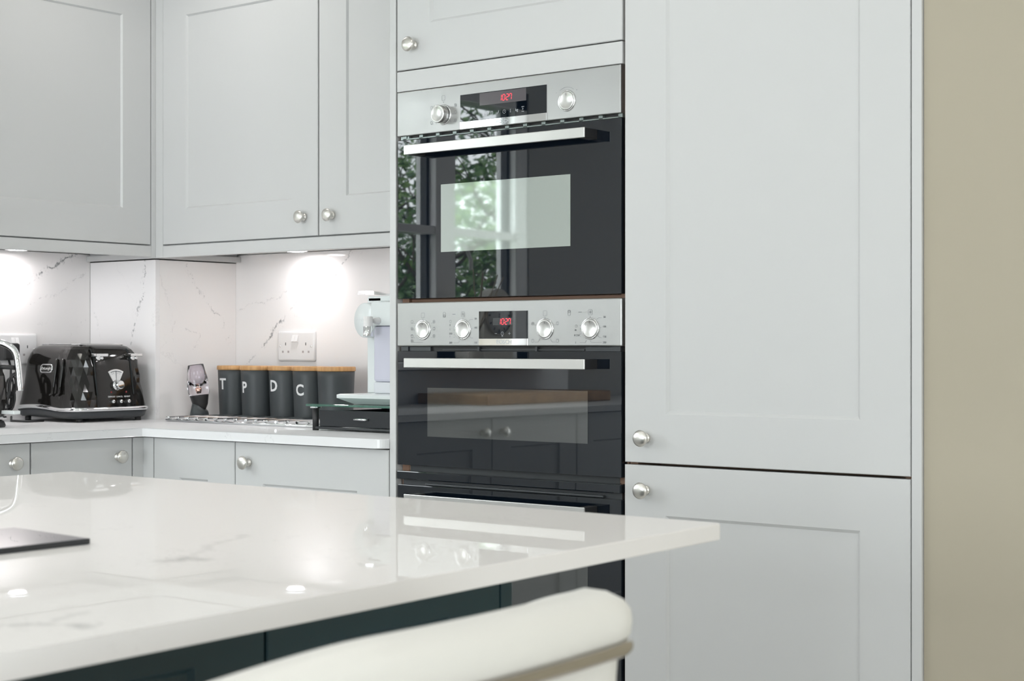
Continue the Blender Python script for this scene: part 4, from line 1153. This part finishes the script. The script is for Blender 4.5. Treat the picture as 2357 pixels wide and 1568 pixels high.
# ================================================================== lamps
def downlight(x, y, e, tag_, z=2.3995, col=(1, .955, .90)):
    t = thing('ceiling_downlight', (x, y, z), tag_, 'downlight', 'round ceiling downlights')
    build('trim_ring', MB().lathe([(.045, -.0002), (.044, -.004), (.034, -.006), (.032, -.0005)], (x, y, z), n=36, cap=False), CHROME, t)
    build('lens', MB().lathe([(.032, -.001), (.030, -.0025), (0, -.0025)], (x, y, z), n=28, cap=False), LIGHTM, t)
    l = bpy.data.lights.new('downlight_bulb', 'SPOT'); l.energy = e; l.color = col; l.shadow_soft_size = .025
    l.spot_size = math.radians(150); l.spot_blend = .7
    o = bpy.data.objects.new('downlight_bulb', l); C.objects.link(o); o.location = (0, 0, -.012); o.parent = t
KW = 0.29
for i, (x, y, w_) in enumerate(((-1.02, -.13, 22), (.42, -.62, 16), (1.75, -.75, 12), (-.95, -1.45, 24), (.35, -1.95, 26), (1.75, -2.15, 26), (-.9, -3.0, 24), (.4, -3.4, 26), (1.9, -3.7, 26), (3.4, -1.2, 24), (3.4, -2.8, 24), (.6, -5.0, 24), (2.6, -5.0, 24))):
    downlight(x, y, w_*KW, 'round recessed ceiling downlights out of shot above the kitchen')
def undercab(x, y, e, label):
    z = 1.3825
    t = thing('under_cabinet_light', (x, y, z), label, 'light')
    build('housing', MB().lathe([(.033, 0), (.033, -.0050), (.027, -.0060), (.026, -.003)], (x, y, z), n=36, cap=False), CHROME, t)
    build('lens', MB().lathe([(.026, -.0035), (.024, -.0052), (0, -.0052)], (x, y, z), n=28, cap=False), LIGHTC, t)
    l = bpy.data.lights.new('cabinet_bulb', 'AREA'); l.shape = 'DISK'; l.size = .045; l.energy = e; l.color = (1, .93, .91)
    o = bpy.data.objects.new('cabinet_bulb', l); C.objects.link(o); o.location = (0, 0, -.008); o.parent = t
undercab(-1.151, .520, .37, 'round light under the wall cabinet on the back wall')
undercab(-1.693, .003, .37, 'round light under the wall cabinet on the left wall')

undercab(-.60, .520, .37, 'extra round light added out of sight under the wall cabinet close to the oven tower')  # added lamp, lifts and evens the splashback near the tower
undercab(-1.693, -.50, .37, 'extra round light added out of shot under the wall cabinet above the kettle')  # added lamp too, evens the brightness along the left run

# ================================================================== garden beyond the window
single('lawn', MB().box(-16, -1.96, -16, 8, -.39, -.335), GRASS, 'green lawn outside, mirrored faintly in the upper oven door', 'lawn')
def tree(x, y, h, leaf, label, nl, seed, spread=1.3):
    R = random.Random(seed)
    t = thing('garden_tree', (x, y, -.3), label, 'tree')
    mb = MB(); tips = []
    def branch(p, d, L, r, lv):
        pts = [p]; q = Vector(p); dd = Vector(d)
        for i in range(4):
            dd = (dd+Vector((R.uniform(-.25, .25), R.uniform(-.25, .25), R.uniform(-.05, .15)))).normalized()
            q = q+dd*L/4; pts.append(Vector(q))
            if lv >= 2: tips.append(Vector(q))
        mb.tube(pts, [r*(1-.15*i) for i in range(5)], 6)
        if lv < 3:
            for k in range(3 if lv else 6):
                a = R.uniform(0, 2*PI); s_ = pts[R.randint(2, 4)]
                nd_ = (dd*.5+Vector((math.cos(a), math.sin(a), R.uniform(-.1, .7)))).normalized()
                branch(s_, nd_, L*R.uniform(.55, .75), r*.5, lv+1)
    for k in range(3):
        a = R.uniform(0, 2*PI)
        branch(Vector((x, y, -.30)), Vector((.25*math.cos(a), .25*math.sin(a), 1)).normalized(), h*.30, .045, 0)
    build('trunk', mb, SOIL, t)
    mb = MB()
    for i in range(nl):
        c = R.choice(tips)+Vector((R.gauss(0, .14), R.gauss(0, .14), R.gauss(0, .14)))
        c.z = max(c.z, .1); L = R.uniform(.022, .042); u = Vector((R.gauss(0, 1), R.gauss(0, 1), R.gauss(0, .6))).normalized(); w = u.orthogonal().normalized()
        w = (w+u.cross(w)*R.uniform(-2, 2)).normalized(); nrm = u.cross(w)*.12*L
        p = [c-u*L, c-u*L*.2+w*L*.45+nrm, c+u*L, c-u*L*.2-w*L*.45+nrm]
        vs = [mb.v(a_) for a_ in p]; mb.face(vs)
    build('foliage', mb, leaf, t, recalc=False)
tree(-4.0, -4.3, 4.6, LEAF1, 'mid green leafy tree outside the window, mirrored at the left of the upper oven door', 5600, 1)
tree(-6.2, -7.3, 6.0, LEAF2, 'darker green tree outside the window, mirrored mid-way across the upper oven door', 7500, 2)
tree(-8.3, -2.6, 4.4, LEAF3, 'russet-tinged tree outside the window, farther from the window than the green ones', 3500, 5)
def hedge(x0, x1, y0, y1, h, label, seed, n):
    R = random.Random(seed); mb = MB()
    for i in range(n):
        c = Vector((R.uniform(x0, x1), R.uniform(y0, y1), .12+(h-.12)*R.random()**.8)); c.z += (.25*math.sin(c.y*2.1)+.15*math.sin(c.x*3))*max(0, c.z-.3)/h
        L = R.uniform(.06, .12); u = Vector((R.gauss(0, 1), R.gauss(0, 1), R.gauss(0, .7))).normalized(); w = u.orthogonal().normalized()
        mb.face([mb.v(c-u*L), mb.v(c+w*L*.5), mb.v(c+u*L), mb.v(c-w*L*.5)])
    o = build('hedge', mb, LEAF2, recalc=False); o['label'] = label; o['category'] = 'hedge'
hedge(-11.5, -10.2, -13, -4.0, 1.9, 'dark green hedge at the end of the garden beyond the trees', 9, 9000)
